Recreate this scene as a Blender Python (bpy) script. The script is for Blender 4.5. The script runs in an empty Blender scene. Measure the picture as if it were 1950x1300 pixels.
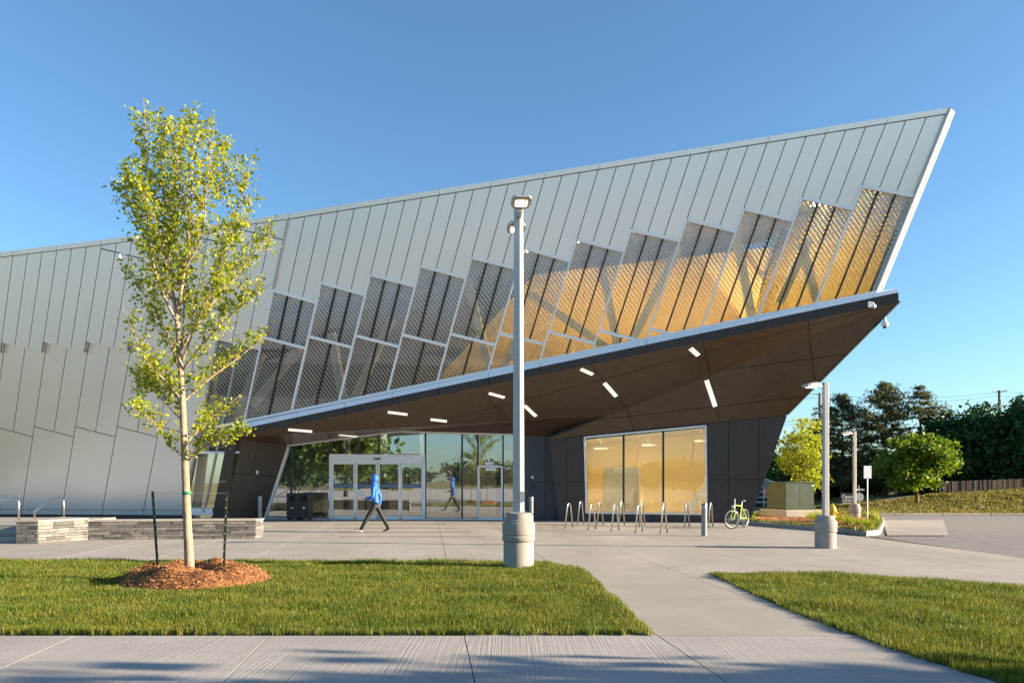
import bpy, bmesh, math, random
import numpy as np
from mathutils import Vector, Matrix
random.seed(7); RNG = np.random.default_rng(11)
V = Vector
sc = bpy.context.scene
COL = sc.collection
# ------------------------------------------------------------------ camera, sky, sun, exposure
FOC, CX, HY, EYE = 1450.0, 975.0, 915.0, 1.65       # focal length and horizon of the view, eye height in metres
cam_d = bpy.data.cameras.new('camera'); cam = bpy.data.objects.new('camera', cam_d); COL.objects.link(cam)
cam.location = (0, 0, EYE); cam.rotation_euler = (math.radians(90), 0, 0)
cam_d.sensor_width = 36; cam_d.lens = FOC/1950*36; cam_d.shift_y = (HY-650)/1950
cam_d.clip_start = 0.1; cam_d.clip_end = 2000
sc.camera = cam
SUN_EL = math.radians(15.0); SUN_AZ = math.atan2(-0.12, 1.0)     # sun low on the right, a little on the camera's side
SUN_TO = V((math.cos(SUN_EL)*math.cos(SUN_AZ), math.cos(SUN_EL)*math.sin(SUN_AZ), math.sin(SUN_EL)))
wd = bpy.data.worlds.new('World'); sc.world = wd; wd.use_nodes = True
nt = wd.node_tree; nt.nodes.clear()
sky = nt.nodes.new('ShaderNodeTexSky'); sky.sky_type = 'NISHITA'; sky.sun_disc = False
sky.sun_elevation = SUN_EL; sky.sun_rotation = math.pi/2 - SUN_AZ
sky.air_density = 1.0; sky.dust_density = 0.7; sky.ozone_density = 4.0; sky.altitude = 100
bg = nt.nodes.new('ShaderNodeBackground'); bg.inputs['Strength'].default_value = 0.077
wo = nt.nodes.new('ShaderNodeOutputWorld')
wb = nt.nodes.new('ShaderNodeMix'); wb.data_type = 'RGBA'; wb.blend_type = 'MULTIPLY'; wb.inputs[0].default_value = 1.0
wb.inputs[7].default_value = (.82, .92, .91, 1)                     # even white balance of the whole sky
nt.links.new(sky.outputs[0], wb.inputs[6]); nt.links.new(wb.outputs[2], bg.inputs[0]); nt.links.new(bg.outputs[0], wo.inputs[0])
sun_d = bpy.data.lights.new('sun', 'SUN'); sun_d.energy = 5.0; sun_d.angle = math.radians(0.45); sun_d.color = (1.0, 0.81, 0.59)
sun = bpy.data.objects.new('sun', sun_d); COL.objects.link(sun); sun.location = (40, -5, 20)
sun.rotation_euler = (-SUN_TO).to_track_quat('-Z', 'Y').to_euler()
sc.view_settings.view_transform = 'Standard'; sc.view_settings.look = 'None'
sc.view_settings.exposure = 1.9; sc.view_settings.gamma = 1.0; sc.view_settings.use_curve_mapping = False
sc.render.engine = 'CYCLES'
sc.cycles.use_denoising = True; sc.cycles.max_bounces = 8; sc.cycles.transparent_max_bounces = 24
sc.cycles.sample_clamp_indirect = 6.0

# ------------------------------------------------------------------ helpers
def at(px, py, Y):                      # a sighted point at distance Y
    return V(((px-CX)/FOC*Y, Y, EYE+(HY-py)/FOC*Y))
def on_ground(px, py, z=0.0):           # where that sight line meets level z
    return at(px, py, (EYE-z)*FOC/(py-HY))
class Plane:
    def __init__(s, o, a, b):           # through o, a, b
        s.o = V(o); s.ex = (V(a)-s.o).normalized(); n = s.ex.cross(V(b)-s.o).normalized()
        if n.y > 0: n = -n              # face the street
        s.n = n; s.ey = s.n.cross(s.ex)
        if s.ey.z < 0: s.ey = -s.ey
    def px(s, x, y):                    # sight line on this plane, in plane coordinates
        d = at(x, y, 1.0)-V((0, 0, EYE)); c = V((0, 0, EYE))
        t = (s.o-c).dot(s.n)/d.dot(s.n); return s.uv(c+d*t)
    def uv(s, p): q = V(p)-s.o; return (q.dot(s.ex), q.dot(s.ey))
    def p3(s, uv, off=0.0): return s.o+s.ex*uv[0]+s.ey*uv[1]+s.n*off
def clip(poly, a, b, c):                # keep a*x+b*y >= c
    out = []; n = len(poly)
    for i in range(n):
        p, q = poly[i], poly[(i+1) % n]
        dp, dq = a*p[0]+b*p[1]-c, a*q[0]+b*q[1]-c
        if dp >= 0: out.append(p)
        if (dp >= 0) != (dq >= 0):
            t = dp/(dp-dq); out.append((p[0]+(q[0]-p[0])*t, p[1]+(q[1]-p[1])*t))
    return out
def area(poly):
    return 0.5*sum(poly[i][0]*poly[(i+1) % len(poly)][1]-poly[(i+1) % len(poly)][0]*poly[i][1] for i in range(len(poly)))
def split(polys, p, q, gap):            # cut polygons along the line p-q leaving a joint
    dx, dy = q[0]-p[0], q[1]-p[1]; L = math.hypot(dx, dy); a, b = -dy/L, dx/L; c = a*p[0]+b*p[1]
    out = []
    for s in polys:
        for g in (clip(s, a, b, c+gap/2), clip(s, -a, -b, -c+gap/2)):
            if len(g) > 2 and abs(area(g)) > 0.004: out.append(g)
    return out
def below(poly, p, q, inv=False):       # part of poly under the line p->q (p left of q)
    dx, dy = q[0]-p[0], q[1]-p[1]; a, b = dy, -dx; c = a*p[0]+b*p[1]
    return clip(poly, -a, -b, -c) if inv else clip(poly, a, b, c)
class MB:
    def __init__(s): s.v = []; s.f = []; s.uv = None
    def add(s, vs, fs):
        o = len(s.v); s.v += [tuple(x) for x in vs]; s.f += [tuple(i+o for i in f) for f in fs]; return s
    def box(s, c, size, rot=None):
        x, y, z = (k/2 for k in size)
        vs = [V((a*x, b*y, d*z)) for d in (-1, 1) for b in (-1, 1) for a in (-1, 1)]
        if rot is not None: vs = [rot @ p for p in vs]
        c = V(c)
        return s.add([p+c for p in vs], [(0, 2, 3, 1), (4, 5, 7, 6), (0, 1, 5, 4), (2, 6, 7, 3), (0, 4, 6, 2), (1, 3, 7, 5)])
    def prism(s, pts, d):               # polygon extruded along d
        pts = [V(p) for p in pts]; d = V(d); n = len(pts)
        nn = V((0, 0, 0))
        for i in range(n): nn += pts[i].cross(pts[(i+1) % n])
        if nn.dot(d) > 0: pts = pts[::-1]
        return s.add(pts+[p+d for p in pts], [tuple(range(n)), tuple(range(2*n-1, n-1, -1))] +
                     [(i, i+n, (i+1) % n+n, (i+1) % n) for i in range(n)])
    def bar(s, p, q, w, d, n):          # bar from p to q, width w in the plane, depth d along n (centred)
        p, q, n = V(p), V(q), V(n).normalized(); t = (q-p).normalized(); a = t.cross(n).normalized()*w/2; b = n*d/2
        vs = [p-a-b, p+a-b, p+a+b, p-a+b, q-a-b, q+a-b, q+a+b, q-a+b]
        return s.add(vs, [(0, 3, 2, 1), (4, 5, 6, 7), (0, 1, 5, 4), (1, 2, 6, 5), (2, 3, 7, 6), (3, 0, 4, 7)])
    def tube(s, pts, rad, seg=8, closed=False):
        pts = [V(p) for p in pts]; n = len(pts)
        r = rad if isinstance(rad, (list, tuple)) else [rad]*n
        rings = []; prev = None
        for i in range(n):
            if closed: t = pts[(i+1) % n]-pts[i-1]
            else: t = pts[min(i+1, n-1)]-pts[max(i-1, 0)]
            t.normalize()
            if prev is None:
                a = t.orthogonal().normalized()
            else:
                a = prev-t*prev.dot(t)
                a = a.normalized() if a.length > 1e-6 else t.orthogonal().normalized()
            prev = a; b = t.cross(a)
            rings.append([pts[i]+(a*math.cos(2*math.pi*k/seg)+b*math.sin(2*math.pi*k/seg))*r[i] for k in range(seg)])
        vs = [p for g in rings for p in g]; fs = []
        for i in range(n if closed else n-1):
            j = (i+1) % n
            for k in range(seg):
                fs.append((i*seg+k, i*seg+(k+1) % seg, j*seg+(k+1) % seg, j*seg+k))
        if not closed:
            fs.append(tuple(range(seg-1, -1, -1))); fs.append(tuple((n-1)*seg+k for k in range(seg)))
        return s.add(vs, fs)
    def lathe(s, c, prof, seg=24, square=False):  # prof = [(r, z)]
        c = V(c); n = len(prof); vs = []; fs = []
        for r, z in prof:
            for k in range(seg):
                a = 2*math.pi*(k+.5)/seg; vs.append(c+V((r*math.cos(a), r*math.sin(a), z)))
        for i in range(n-1):
            for k in range(seg): fs.append((i*seg+k, i*seg+(k+1) % seg, (i+1)*seg+(k+1) % seg, (i+1)*seg+k))
        fs.append(tuple(range(seg-1, -1, -1))); fs.append(tuple((n-1)*seg+k for k in range(seg)))
        return s.add(vs, fs)
    def build(s, name, mat, parent=None, smooth=False, bevel=0, recalc=True):
        me = bpy.data.meshes.new(name); me.from_pydata([tuple(v) for v in s.v], [], s.f)
        if recalc or bevel:
            bm = bmesh.new(); bm.from_mesh(me)
            if bevel: bmesh.ops.bevel(bm, geom=bm.edges[:], offset=bevel, segments=1, affect='EDGES')
            bmesh.ops.recalc_face_normals(bm, faces=bm.faces[:]); bm.to_mesh(me); bm.free()
        return link(name, me, mat, parent, smooth)
def link(name, me, mat, parent=None, smooth=False):
    me.materials.append(mat)
    if smooth:
        me.polygons.foreach_set('use_smooth', [True]*len(me.polygons))
        me.update()
    o = bpy.data.objects.new(name, me); COL.objects.link(o)
    if parent is not None:
        o.parent = parent; o.matrix_parent_inverse = parent.matrix_world.inverted() if False else Matrix.Translation(-V(parent.location))
    return o
def soft(o, ang=35):                     # smooth shading with sharp edges kept
    me = o.data; me.polygons.foreach_set('use_smooth', [True]*len(me.polygons))
    bm = bmesh.new(); bm.from_mesh(me); c = math.radians(ang)
    for e in bm.edges:
        e.smooth = not (len(e.link_faces) == 2 and e.calc_face_angle(0) > c)
    bm.to_mesh(me); bm.free(); return o
def tag(o, label=None, cat=None, group=None, kind=None):
    if label: o['label'] = label
    if cat: o['category'] = cat
    if group: o['group'] = group
    if kind: o['kind'] = kind
    return o
def thing(name, label, cat, loc=(0, 0, 0), group=None):
    o = bpy.data.objects.new(name, None); COL.objects.link(o); o.location = loc; o.empty_display_size = .2
    return tag(o, label, cat, group)
def copy_tree(o, parent=None):
    c = o.copy(); COL.objects.link(c); c.parent = parent
    for ch in list(o.children):
        k = copy_tree(ch, c); k.matrix_parent_inverse = ch.matrix_parent_inverse.copy()
    return c
def arrays(name, verts, faces, mat, parent=None, k=3):
    me = bpy.data.meshes.new(name); nv, nf = len(verts), len(faces)
    me.vertices.add(nv); me.vertices.foreach_set('co', np.ascontiguousarray(verts, dtype=np.float32).ravel())
    me.loops.add(nf*k); me.loops.foreach_set('vertex_index', np.ascontiguousarray(faces, dtype=np.int32).ravel())
    me.polygons.add(nf); me.polygons.foreach_set('loop_start', np.arange(0, nf*k, k, dtype=np.int32))
    me.update(calc_edges=True)
    return link(name, me, mat, parent)

# ------------------------------------------------------------------ materials
def M(name, col, rough=.6, metal=0.0, var=0.0, scale=4.0, bump=0.0, bscale=30.0, spec=.5, coord='Object', stretch=None, emit=None, col2=None):
    m = bpy.data.materials.new(name); m.use_nodes = True; n = m.node_tree; b = n.nodes['Principled BSDF']
    b.inputs['Base Color'].default_value = (*col, 1); b.inputs['Roughness'].default_value = rough
    b.inputs['Metallic'].default_value = metal; b.inputs['Specular IOR Level'].default_value = spec
    if emit: b.inputs['Emission Color'].default_value = (*emit[0], 1); b.inputs['Emission Strength'].default_value = emit[1]
    if var or bump:
        tc = n.nodes.new('ShaderNodeTexCoord'); mp = n.nodes.new('ShaderNodeMapping')
        n.links.new(tc.outputs[coord], mp.inputs[0])
        if stretch: mp.inputs['Scale'].default_value = stretch
    if var:
        t = n.nodes.new('ShaderNodeTexNoise'); t.inputs['Scale'].default_value = scale; t.inputs['Detail'].default_value = 6; t.inputs['Roughness'].default_value = .62
        n.links.new(mp.outputs[0], t.inputs['Vector'])
        r = n.nodes.new('ShaderNodeValToRGB'); r.color_ramp.elements[0].position = .3; r.color_ramp.elements[1].position = .7
        c2 = col2 if col2 else tuple(min(1, c*(1+var)) for c in col); c1 = tuple(c*(1-var) for c in col)
        r.color_ramp.elements[0].color = (*c1, 1); r.color_ramp.elements[1].color = (*c2, 1)
        n.links.new(t.outputs['Fac'], r.inputs[0]); n.links.new(r.outputs[0], b.inputs['Base Color'])
    if bump:
        t2 = n.nodes.new('ShaderNodeTexNoise'); t2.inputs['Scale'].default_value = bscale; t2.inputs['Detail'].default_value = 4
        n.links.new(mp.outputs[0], t2.inputs['Vector'])
        bp = n.nodes.new('ShaderNodeBump'); bp.inputs['Strength'].default_value = bump; bp.inputs['Distance'].default_value = .02
        n.links.new(t2.outputs['Fac'], bp.inputs['Height']); n.links.new(bp.outputs[0], b.inputs['Normal'])
    return m
def leaf_mat(name, c1, c2, trans=.35, rough=.55, mid=None, patch=False):
    m = bpy.data.materials.new(name); m.use_nodes = True; n = m.node_tree; n.nodes.clear()
    g = n.nodes.new('ShaderNodeNewGeometry'); r = n.nodes.new('ShaderNodeValToRGB')
    r.color_ramp.elements[0].color = (*c1, 1); r.color_ramp.elements[1].color = (*c2, 1)
    if mid: e = r.color_ramp.elements.new(.8); e.color = (*mid, 1)
    n.links.new(g.outputs['Random Per Island'], r.inputs[0])
    d = n.nodes.new('ShaderNodeBsdfPrincipled'); d.inputs['Roughness'].default_value = rough; d.inputs['Specular IOR Level'].default_value = .35
    t = n.nodes.new('ShaderNodeBsdfTranslucent'); x = n.nodes.new('ShaderNodeMixShader'); x.inputs[0].default_value = trans
    o = n.nodes.new('ShaderNodeOutputMaterial')
    col = r.outputs[0]
    if patch:                              # thin and worn patches of the sward
        nz = n.nodes.new('ShaderNodeTexNoise'); nz.inputs['Scale'].default_value = 1.7; nz.inputs['Detail'].default_value = 5; nz.inputs['Roughness'].default_value = .7
        tc = n.nodes.new('ShaderNodeTexCoord'); n.links.new(tc.outputs['Object'], nz.inputs['Vector'])
        r3 = n.nodes.new('ShaderNodeValToRGB'); r3.color_ramp.elements[0].position = .36; r3.color_ramp.elements[1].position = .66
        r3.color_ramp.elements[0].color = (.62, .78, .55, 1); r3.color_ramp.elements[1].color = (1.35, 1.12, 1.15, 1); n.links.new(nz.outputs['Fac'], r3.inputs[0])
        mx = n.nodes.new('ShaderNodeMix'); mx.data_type = 'RGBA'; mx.blend_type = 'MULTIPLY'; mx.inputs[0].default_value = 1; n.links.new(col, mx.inputs[6]); n.links.new(r3.outputs[0], mx.inputs[7]); col = mx.outputs[2]
    n.links.new(col, d.inputs['Base Color']); n.links.new(col, t.inputs['Color'])
    n.links.new(d.outputs[0], x.inputs[1]); n.links.new(t.outputs[0], x.inputs[2]); n.links.new(x.outputs[0], o.inputs[0])
    return m
def glass_mat(name, tint, refl, ior=1.5, frit=False, rough=0.0):
    m = bpy.data.materials.new(name); m.use_nodes = True; n = m.node_tree; n.nodes.clear()
    tr = n.nodes.new('ShaderNodeBsdfTransparent'); tr.inputs[0].default_value = (*tint, 1)
    gl = n.nodes.new('ShaderNodeBsdfGlossy'); gl.inputs['Roughness'].default_value = rough; gl.inputs['Color'].default_value = (.92, .95, 1, 1)
    lw = n.nodes.new('ShaderNodeFresnel'); lw.inputs['IOR'].default_value = ior
    ad = n.nodes.new('ShaderNodeMath'); ad.operation = 'MULTIPLY_ADD'; ad.inputs[1].default_value = 1-refl; ad.inputs[2].default_value = refl
    n.links.new(lw.outputs[0], ad.inputs[0])
    # slow waviness of the panes
    tc = n.nodes.new('ShaderNodeTexCoord'); ns = n.nodes.new('ShaderNodeTexNoise'); ns.inputs['Scale'].default_value = .8; ns.inputs['Detail'].default_value = 1
    bp = n.nodes.new('ShaderNodeBump'); bp.inputs['Strength'].default_value = .05; bp.inputs['Distance'].default_value = .05
    n.links.new(tc.outputs['Object'], ns.inputs['Vector']); n.links.new(ns.outputs['Fac'], bp.inputs['Height']); n.links.new(bp.outputs[0], gl.inputs['Normal'])
    mx = n.nodes.new('ShaderNodeMixShader'); n.links.new(ad.outputs[0], mx.inputs[0]); n.links.new(tr.outputs[0], mx.inputs[1]); n.links.new(gl.outputs[0], mx.inputs[2])
    o = n.nodes.new('ShaderNodeOutputMaterial')
    if not frit:
        n.links.new(mx.outputs[0], o.inputs[0]); return m
    uv = n.nodes.new('ShaderNodeUVMap'); uv.uv_map = 'metres'; sp = n.nodes.new('ShaderNodeSeparateXYZ'); n.links.new(uv.outputs[0], sp.inputs[0])
    def cosn(a, b):                       # cosine of a diagonal dot lattice
        m1 = n.nodes.new('ShaderNodeMath'); m1.operation = a; n.links.new(sp.outputs[0], m1.inputs[0]); n.links.new(sp.outputs[1], m1.inputs[1])
        m2 = n.nodes.new('ShaderNodeMath'); m2.operation = 'MULTIPLY'; m2.inputs[1].default_value = 2*math.pi/b; n.links.new(m1.outputs[0], m2.inputs[0])
        m3 = n.nodes.new('ShaderNodeMath'); m3.operation = 'COSINE'; n.links.new(m2.outputs[0], m3.inputs[0]); return m3
    c1, c2 = cosn('ADD', .16), cosn('SUBTRACT', .16)
    s = n.nodes.new('ShaderNodeMath'); s.operation = 'ADD'; n.links.new(c1.outputs[0], s.inputs[0]); n.links.new(c2.outputs[0], s.inputs[1])
    s2 = n.nodes.new('ShaderNodeMath'); s2.operation = 'MULTIPLY_ADD'; s2.inputs[1].default_value = .25; s2.inputs[2].default_value = .5; n.links.new(s.outputs[0], s2.inputs[0])
    uv2 = n.nodes.new('ShaderNodeUVMap'); uv2.uv_map = 'density'; sp2 = n.nodes.new('ShaderNodeSeparateXYZ'); n.links.new(uv2.outputs[0], sp2.inputs[0])
    a = n.nodes.new('ShaderNodeMath'); a.operation = 'ADD'; n.links.new(s2.outputs[0], a.inputs[0]); n.links.new(sp2.outputs[0], a.inputs[1])
    g = n.nodes.new('ShaderNodeMath'); g.operation = 'GREATER_THAN'; g.inputs[1].default_value = 1.0; n.links.new(a.outputs[0], g.inputs[0])
    fr = n.nodes.new('ShaderNodeBsdfPrincipled'); fr.inputs['Base Color'].default_value = (.50, .535, .56, 1); fr.inputs['Roughness'].default_value = .3
    m2 = n.nodes.new('ShaderNodeMixShader'); n.links.new(g.outputs[0], m2.inputs[0]); n.links.new(mx.outputs[0], m2.inputs[1]); n.links.new(fr.outputs[0], m2.inputs[2])
    n.links.new(m2.outputs[0], o.inputs[0]); return m
def concrete(name, col, brush=0.0, var=.10):
    m = M(name, col, rough=.85, var=var, scale=.9, bump=.15, bscale=60, coord='Object', spec=.3)
    n = m.node_tree; b = n.nodes['Principled BSDF']; tc = n.nodes.new('ShaderNodeTexCoord')
    # broad stains over the mottling
    t = n.nodes.new('ShaderNodeTexNoise'); t.inputs['Scale'].default_value = .28; t.inputs['Detail'].default_value = 5
    mp = n.nodes.new('ShaderNodeMapping'); mp.inputs['Scale'].default_value = (1.6, .5, 1)
    n.links.new(tc.outputs['Object'], mp.inputs[0]); n.links.new(mp.outputs[0], t.inputs['Vector'])
    old = b.inputs['Base Color'].links[0].from_socket; mx = n.nodes.new('ShaderNodeMix'); mx.data_type = 'RGBA'; mx.blend_type = 'MULTIPLY'; mx.inputs[0].default_value = .55
    r = n.nodes.new('ShaderNodeValToRGB'); r.color_ramp.elements[0].position = .35; r.color_ramp.elements[1].position = .62
    r.color_ramp.elements[0].color = (.76, .75, .74, 1); r.color_ramp.elements[1].color = (1, 1, 1, 1)
    n.links.new(t.outputs['Fac'], r.inputs[0]); n.links.new(old, mx.inputs[6]); n.links.new(r.outputs[0], mx.inputs[7])
    # specks of dirt
    sp = n.nodes.new('ShaderNodeTexNoise'); sp.inputs['Scale'].default_value = 9; sp.inputs['Detail'].default_value = 8; sp.inputs['Roughness'].default_value = .75
    n.links.new(tc.outputs['Object'], sp.inputs['Vector'])
    r2 = n.nodes.new('ShaderNodeValToRGB'); r2.color_ramp.elements[0].position = .27; r2.color_ramp.elements[1].position = .42
    r2.color_ramp.elements[0].color = (.6, .58, .55, 1); r2.color_ramp.elements[1].color = (1, 1, 1, 1)
    n.links.new(sp.outputs['Fac'], r2.inputs[0])
    mx2 = n.nodes.new('ShaderNodeMix'); mx2.data_type = 'RGBA'; mx2.blend_type = 'MULTIPLY'; mx2.inputs[0].default_value = .8
    n.links.new(mx.outputs[2], mx2.inputs[6]); n.links.new(r2.outputs[0], mx2.inputs[7]); n.links.new(mx2.outputs[2], b.inputs['Base Color'])
    if brush:
        w = n.nodes.new('ShaderNodeTexNoise'); w.inputs['Scale'].default_value = 1.0; w.inputs['Detail'].default_value = 3; w.inputs['Roughness'].default_value = .7
        mp2 = n.nodes.new('ShaderNodeMapping'); mp2.inputs['Scale'].default_value = (42, .35, 1); mp2.inputs['Rotation'].default_value = (0, 0, .11)
        n.links.new(tc.outputs['Object'], mp2.inputs[0]); n.links.new(mp2.outputs[0], w.inputs['Vector'])
        bp = n.nodes.new('ShaderNodeBump'); bp.inputs['Strength'].default_value = brush; bp.inputs['Distance'].default_value = .012
        o = b.inputs['Normal'].links[0].from_socket; n.links.new(o, bp.inputs['Normal']); n.links.new(w.outputs['Fac'], bp.inputs['Height']); n.links.new(bp.outputs[0], b.inputs['Normal'])
    return m
m_plaza = concrete('plaza_concrete', (.325, .305, .27))
m_walk = concrete('sidewalk_concrete', (.33, .315, .295), brush=.55)
m_curb = concrete('curb_concrete', (.36, .33, .28))
m_asph = M('asphalt', (.17, .16, .15), rough=.9, var=.15, scale=2, bump=.3, bscale=180)
m_soil = M('soil', (.06, .05, .025), rough=.95, var=.4, scale=6, bump=.6, bscale=40)
m_turf = M('turf', (.075, .065, .022), rough=.9, var=.3, scale=5, bump=.6, bscale=60)
m_field = M('field_grass', (.13, .12, .018), rough=.95, var=.35, scale=.8, bump=.8, bscale=14, col2=(.19, .16, .03))
m_panel = M('metal_panel', (.90, .90, .90), rough=.36, metal=.80, var=.02, scale=.6, spec=.5)
m_back = M('panel_joint', (.03, .032, .035), rough=.8)
m_alum = M('white_aluminium', (.86, .87, .88), rough=.4)
m_trim = M('end_trim', (.45, .45, .45), rough=.4, metal=.2)
m_dark = M('dark_mullion', (.025, .027, .03), rough=.4, metal=.3)
m_fibre = M('dark_cladding', (.058, .045, .038), rough=.62, var=.16, scale=5, bump=.06, bscale=50, spec=.5)
m_soff = M('soffit_cladding', (.088, .058, .036), rough=.33, var=.20, scale=4, bump=.06, bscale=50, spec=.5)
m_fasc = M('fascia_cladding', (.026, .028, .034), rough=.5, var=.14, scale=5, bump=.05, bscale=50, spec=.5)
m_skylit = M('skylit_cladding', (.050, .056, .066), rough=.42, var=.14, scale=5, bump=.05, bscale=50)  # the dark cladding again, with blue skylight put into its colour
m_lite = M('soffit_light', (.9, .9, .85), emit=((1, .93, .80), .20))
m_frit = glass_mat('fritted_glass', (.86, .86, .80), .05, 1.5, frit=True)
m_glass = glass_mat('entrance_glass', (.55, .60, .60), .36, 1.5)
m_wglass = glass_mat('window_glass', (.95, .93, .86), .05, 1.45)
m_tan = M('interior_wall', (.62, .44, .16), rough=.8, var=.08, scale=1)
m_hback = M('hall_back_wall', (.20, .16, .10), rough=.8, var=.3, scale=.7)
m_tan2 = M('interior_plaster', (.76, .65, .42), rough=.8, var=.05, scale=1)
m_hceil = M('hall_ceiling', (.56, .44, .22), rough=.8)
m_ceil = M('interior_ceiling', (.55, .50, .40), rough=.8)
m_floor = M('interior_floor', (.30, .27, .22), rough=.5)
m_steel = M('painted_steel', (.78, .78, .70), rough=.45)
m_galv = M('galvanised', (.46, .47, .48), rough=.42, metal=.55)
m_pole = M('lamp_pole', (.40, .41, .42), rough=.38, metal=.35)
m_stain = M('stainless', (.62, .60, .58), rough=.22, metal=1.0)
m_boll = M('bollard_paint', (.23, .23, .23), rough=.4, metal=.5)
m_base = concrete('lamp_base_concrete', (.30, .285, .26), var=.14)
m_black = M('black_plastic', (.018, .018, .019), rough=.45)
m_white = M('white_plastic', (.8, .8, .8), rough=.4)
m_bark = M('tree_bark', (.30, .22, .15), rough=.9, var=.35, scale=9, bump=.6, bscale=40, stretch=(1, 1, .35))
m_barkd = M('dark_bark', (.07, .055, .045), rough=.95, var=.4, scale=8, bump=.7, bscale=25)
m_mulch = M('wood_mulch', (.24, .10, .035), rough=.95, var=.5, scale=16, bump=1.0, bscale=60)
m_chip = leaf_mat('mulch_chip', (.13, .05, .018), (.48, .24, .10), .05, .9)
m_leafy = leaf_mat('young_leaf', (.17, .25, .010), (.42, .43, .030), .50)
m_leafm = leaf_mat('maple_leaf', (.07, .15, .008), (.20, .27, .015), .42)
m_leafd = leaf_mat('dark_leaf', (.022, .07, .02), (.05, .13, .035), .3)
m_leafg = leaf_mat('green_leaf', (.05, .11, .015), (.14, .20, .03), .35)
m_needle = leaf_mat('pine_needle', (.03, .055, .018), (.15, .145, .04), .2)
m_grass = leaf_mat('grass_blade', (.05, .09, .006), (.34, .33, .07), .40, .5, mid=(.17, .21, .018), patch=True)
m_dry = leaf_mat('dry_grass', (.26, .20, .07), (.42, .34, .16), .3)
# ================================================================== THE BUILDING
Y0 = 28.6
P0 = at(552, 407, Y0); P12 = at(1808, 205, .888*Y0)
FE = (P12-P0)/12; FU = V((1775/5715, -FOC/5715, 1.0))            # one bay along the roofline / one metre up the leaning joints
FN = FE.cross(FU).normalized()
if FN.y > 0: FN = -FN
def FP(k, h, off=0.0): return P0+FE*k+FU*h+FN*off
def fk(px, py, off=0.0):
    d = at(px, py, 1.0)-V((0, 0, EYE)); c = V((0, 0, EYE))
    o = P0+FN*off; t = (o-c).dot(FN)/d.dot(FN); r = c+d*t-o
    A = np.array([[FE.x, FU.x], [FE.z, FU.z]]); return tuple(np.linalg.solve(A, [r.x, r.z]))
bld = thing('civic_building', 'large angular community building with leaning silver panel facade, fritted glass and dark canopy', 'building', (0, 30, 0))
def part(name, mb, mat, parent=None, **kw): return mb.build(name, mat, parent or bld, **kw)
def fpanel(name, poly, mat, off=0.0, th=.04, parent=None, bevel=0):
    return part(name, MB().prism([FP(k, h, off) for k, h in poly], FN*-th), mat, parent, bevel=bevel)
GK = .016                                                         # half joint, in bays (about 3.4 cm)
def hline(a, b): return lambda k: a[1]+(b[1]-a[1])*(k-a[0])/(b[0]-a[0])
tops = [((525.6, 552.7), (605.4, 575.5)), ((615, 537.8), (697.7, 560.5)), ((707.6, 522), (790.5, 543.6)), ((800.2, 504.8), (885.3, 527.4)),
        ((896.4, 488.7), (982, 509.5)), ((996, 470.5), (1080, 494.0)), ((1093.7, 453.7), (1182.2, 475.5)), ((1196, 435.4), (1286.4, 455.5)),
        ((1301.6, 415.4), (1392.3, 437.2)), ((1409.8, 394.9), (1501.3, 416.7)), ((1519.6, 374), (1616, 394.9)), ((1634.3, 352), (1735.4, 371.5))]
mids = [((512.5, 645), (587.9, 664.2)), ((594, 641.7), (674, 662)), ((681.8, 639.8), (761.8, 660.2)), ((769.7, 637.6), (852.3, 658.4)),
        ((859.4, 635.8), (942, 656.6)), ((950, 634), (1033.5, 654)), ((1043.6, 630.8), (1129.4, 652.8)), ((1137, 628), (1213, 647)), ((1234, 624.7), (1272, 633.8))]
TL = [hline(fk(*a), fk(*b)) for a, b in tops]; ML = [hline(fk(*a), fk(*b)) for a, b in mids]
BL = hline(fk(467, 800), fk(1665, 555.5))                          # bottom rail
c4, c6 = fk(194.6, 456.8), fk(22, 478.0)
def roof_h(k):
    if k >= 0: return 0.0
    if k >= -4: return c4[1]*(k/-4.0)
    return c4[1]+(c6[1]-c4[1])*(-4-k)/2.0
def cutl(poly, fn, inv=False):           # keep below fn (or above when inv)
    h0, h1 = fn(0), fn(1); p, q = (0, h0), (1, h1); return below(poly, p, q, inv)
def strip(k0, k1, hi=3, lo=-30): return [(k0, lo), (k1, lo), (k1, hi), (k0, hi)]
COP = .20
for k in range(-9, 12):                  # coping, a length per bay
    a, b = k+.004, k+1-.004
    part('coping', MB().prism([FP(a, roof_h(a)-COP+.02, .05), FP(b, roof_h(b)-COP+.02, .05), FP(b, roof_h(b), .05), FP(a, roof_h(a), .05)], FN*-.45), m_panel)
def sub(k, n, j): return (k+j/n+GK*.5, k+(j+1)/n-GK*.5)
for k in range(0, 12):                   # upper cladding over the windows
    for j in range(3):
        a, b = sub(k, 3, j); p = strip(a, b); p = clip(p, 0, -1, COP+.005); p = cutl(p, lambda x: TL[k](x)+.03, True)
        fpanel('metal_panel', p, m_panel)
    p = strip(k, k+1); p = clip(p, 0, -1, COP-.06); p = cutl(p, lambda x: TL[k](x)-.02, True)
    fpanel('panel_backing', p, m_back, -.05, .06)
st = hline(fk(89, 652.5), fk(169.4, 672.7)); st_s = st(1)-st(0)
st0 = st(-5)                             # lower edge of the proud panels, repeated per bay
ml = hline(fk(75.3, 817.5), fk(151, 837)); ml_s = ml(1)-ml(0); ml0 = ml(-5)
dst = fk(172, 651.4)[1]-fk(89, 652.5)[1]; dml = fk(155, 817.5)[1]-fk(75.3, 817.5)[1]
jl = fk(194.6, 473); 
BASE_H = -(P0.z-.17)/1.0
def base_h(k): return (0.17-(P0.z+FE.z*k))
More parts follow.
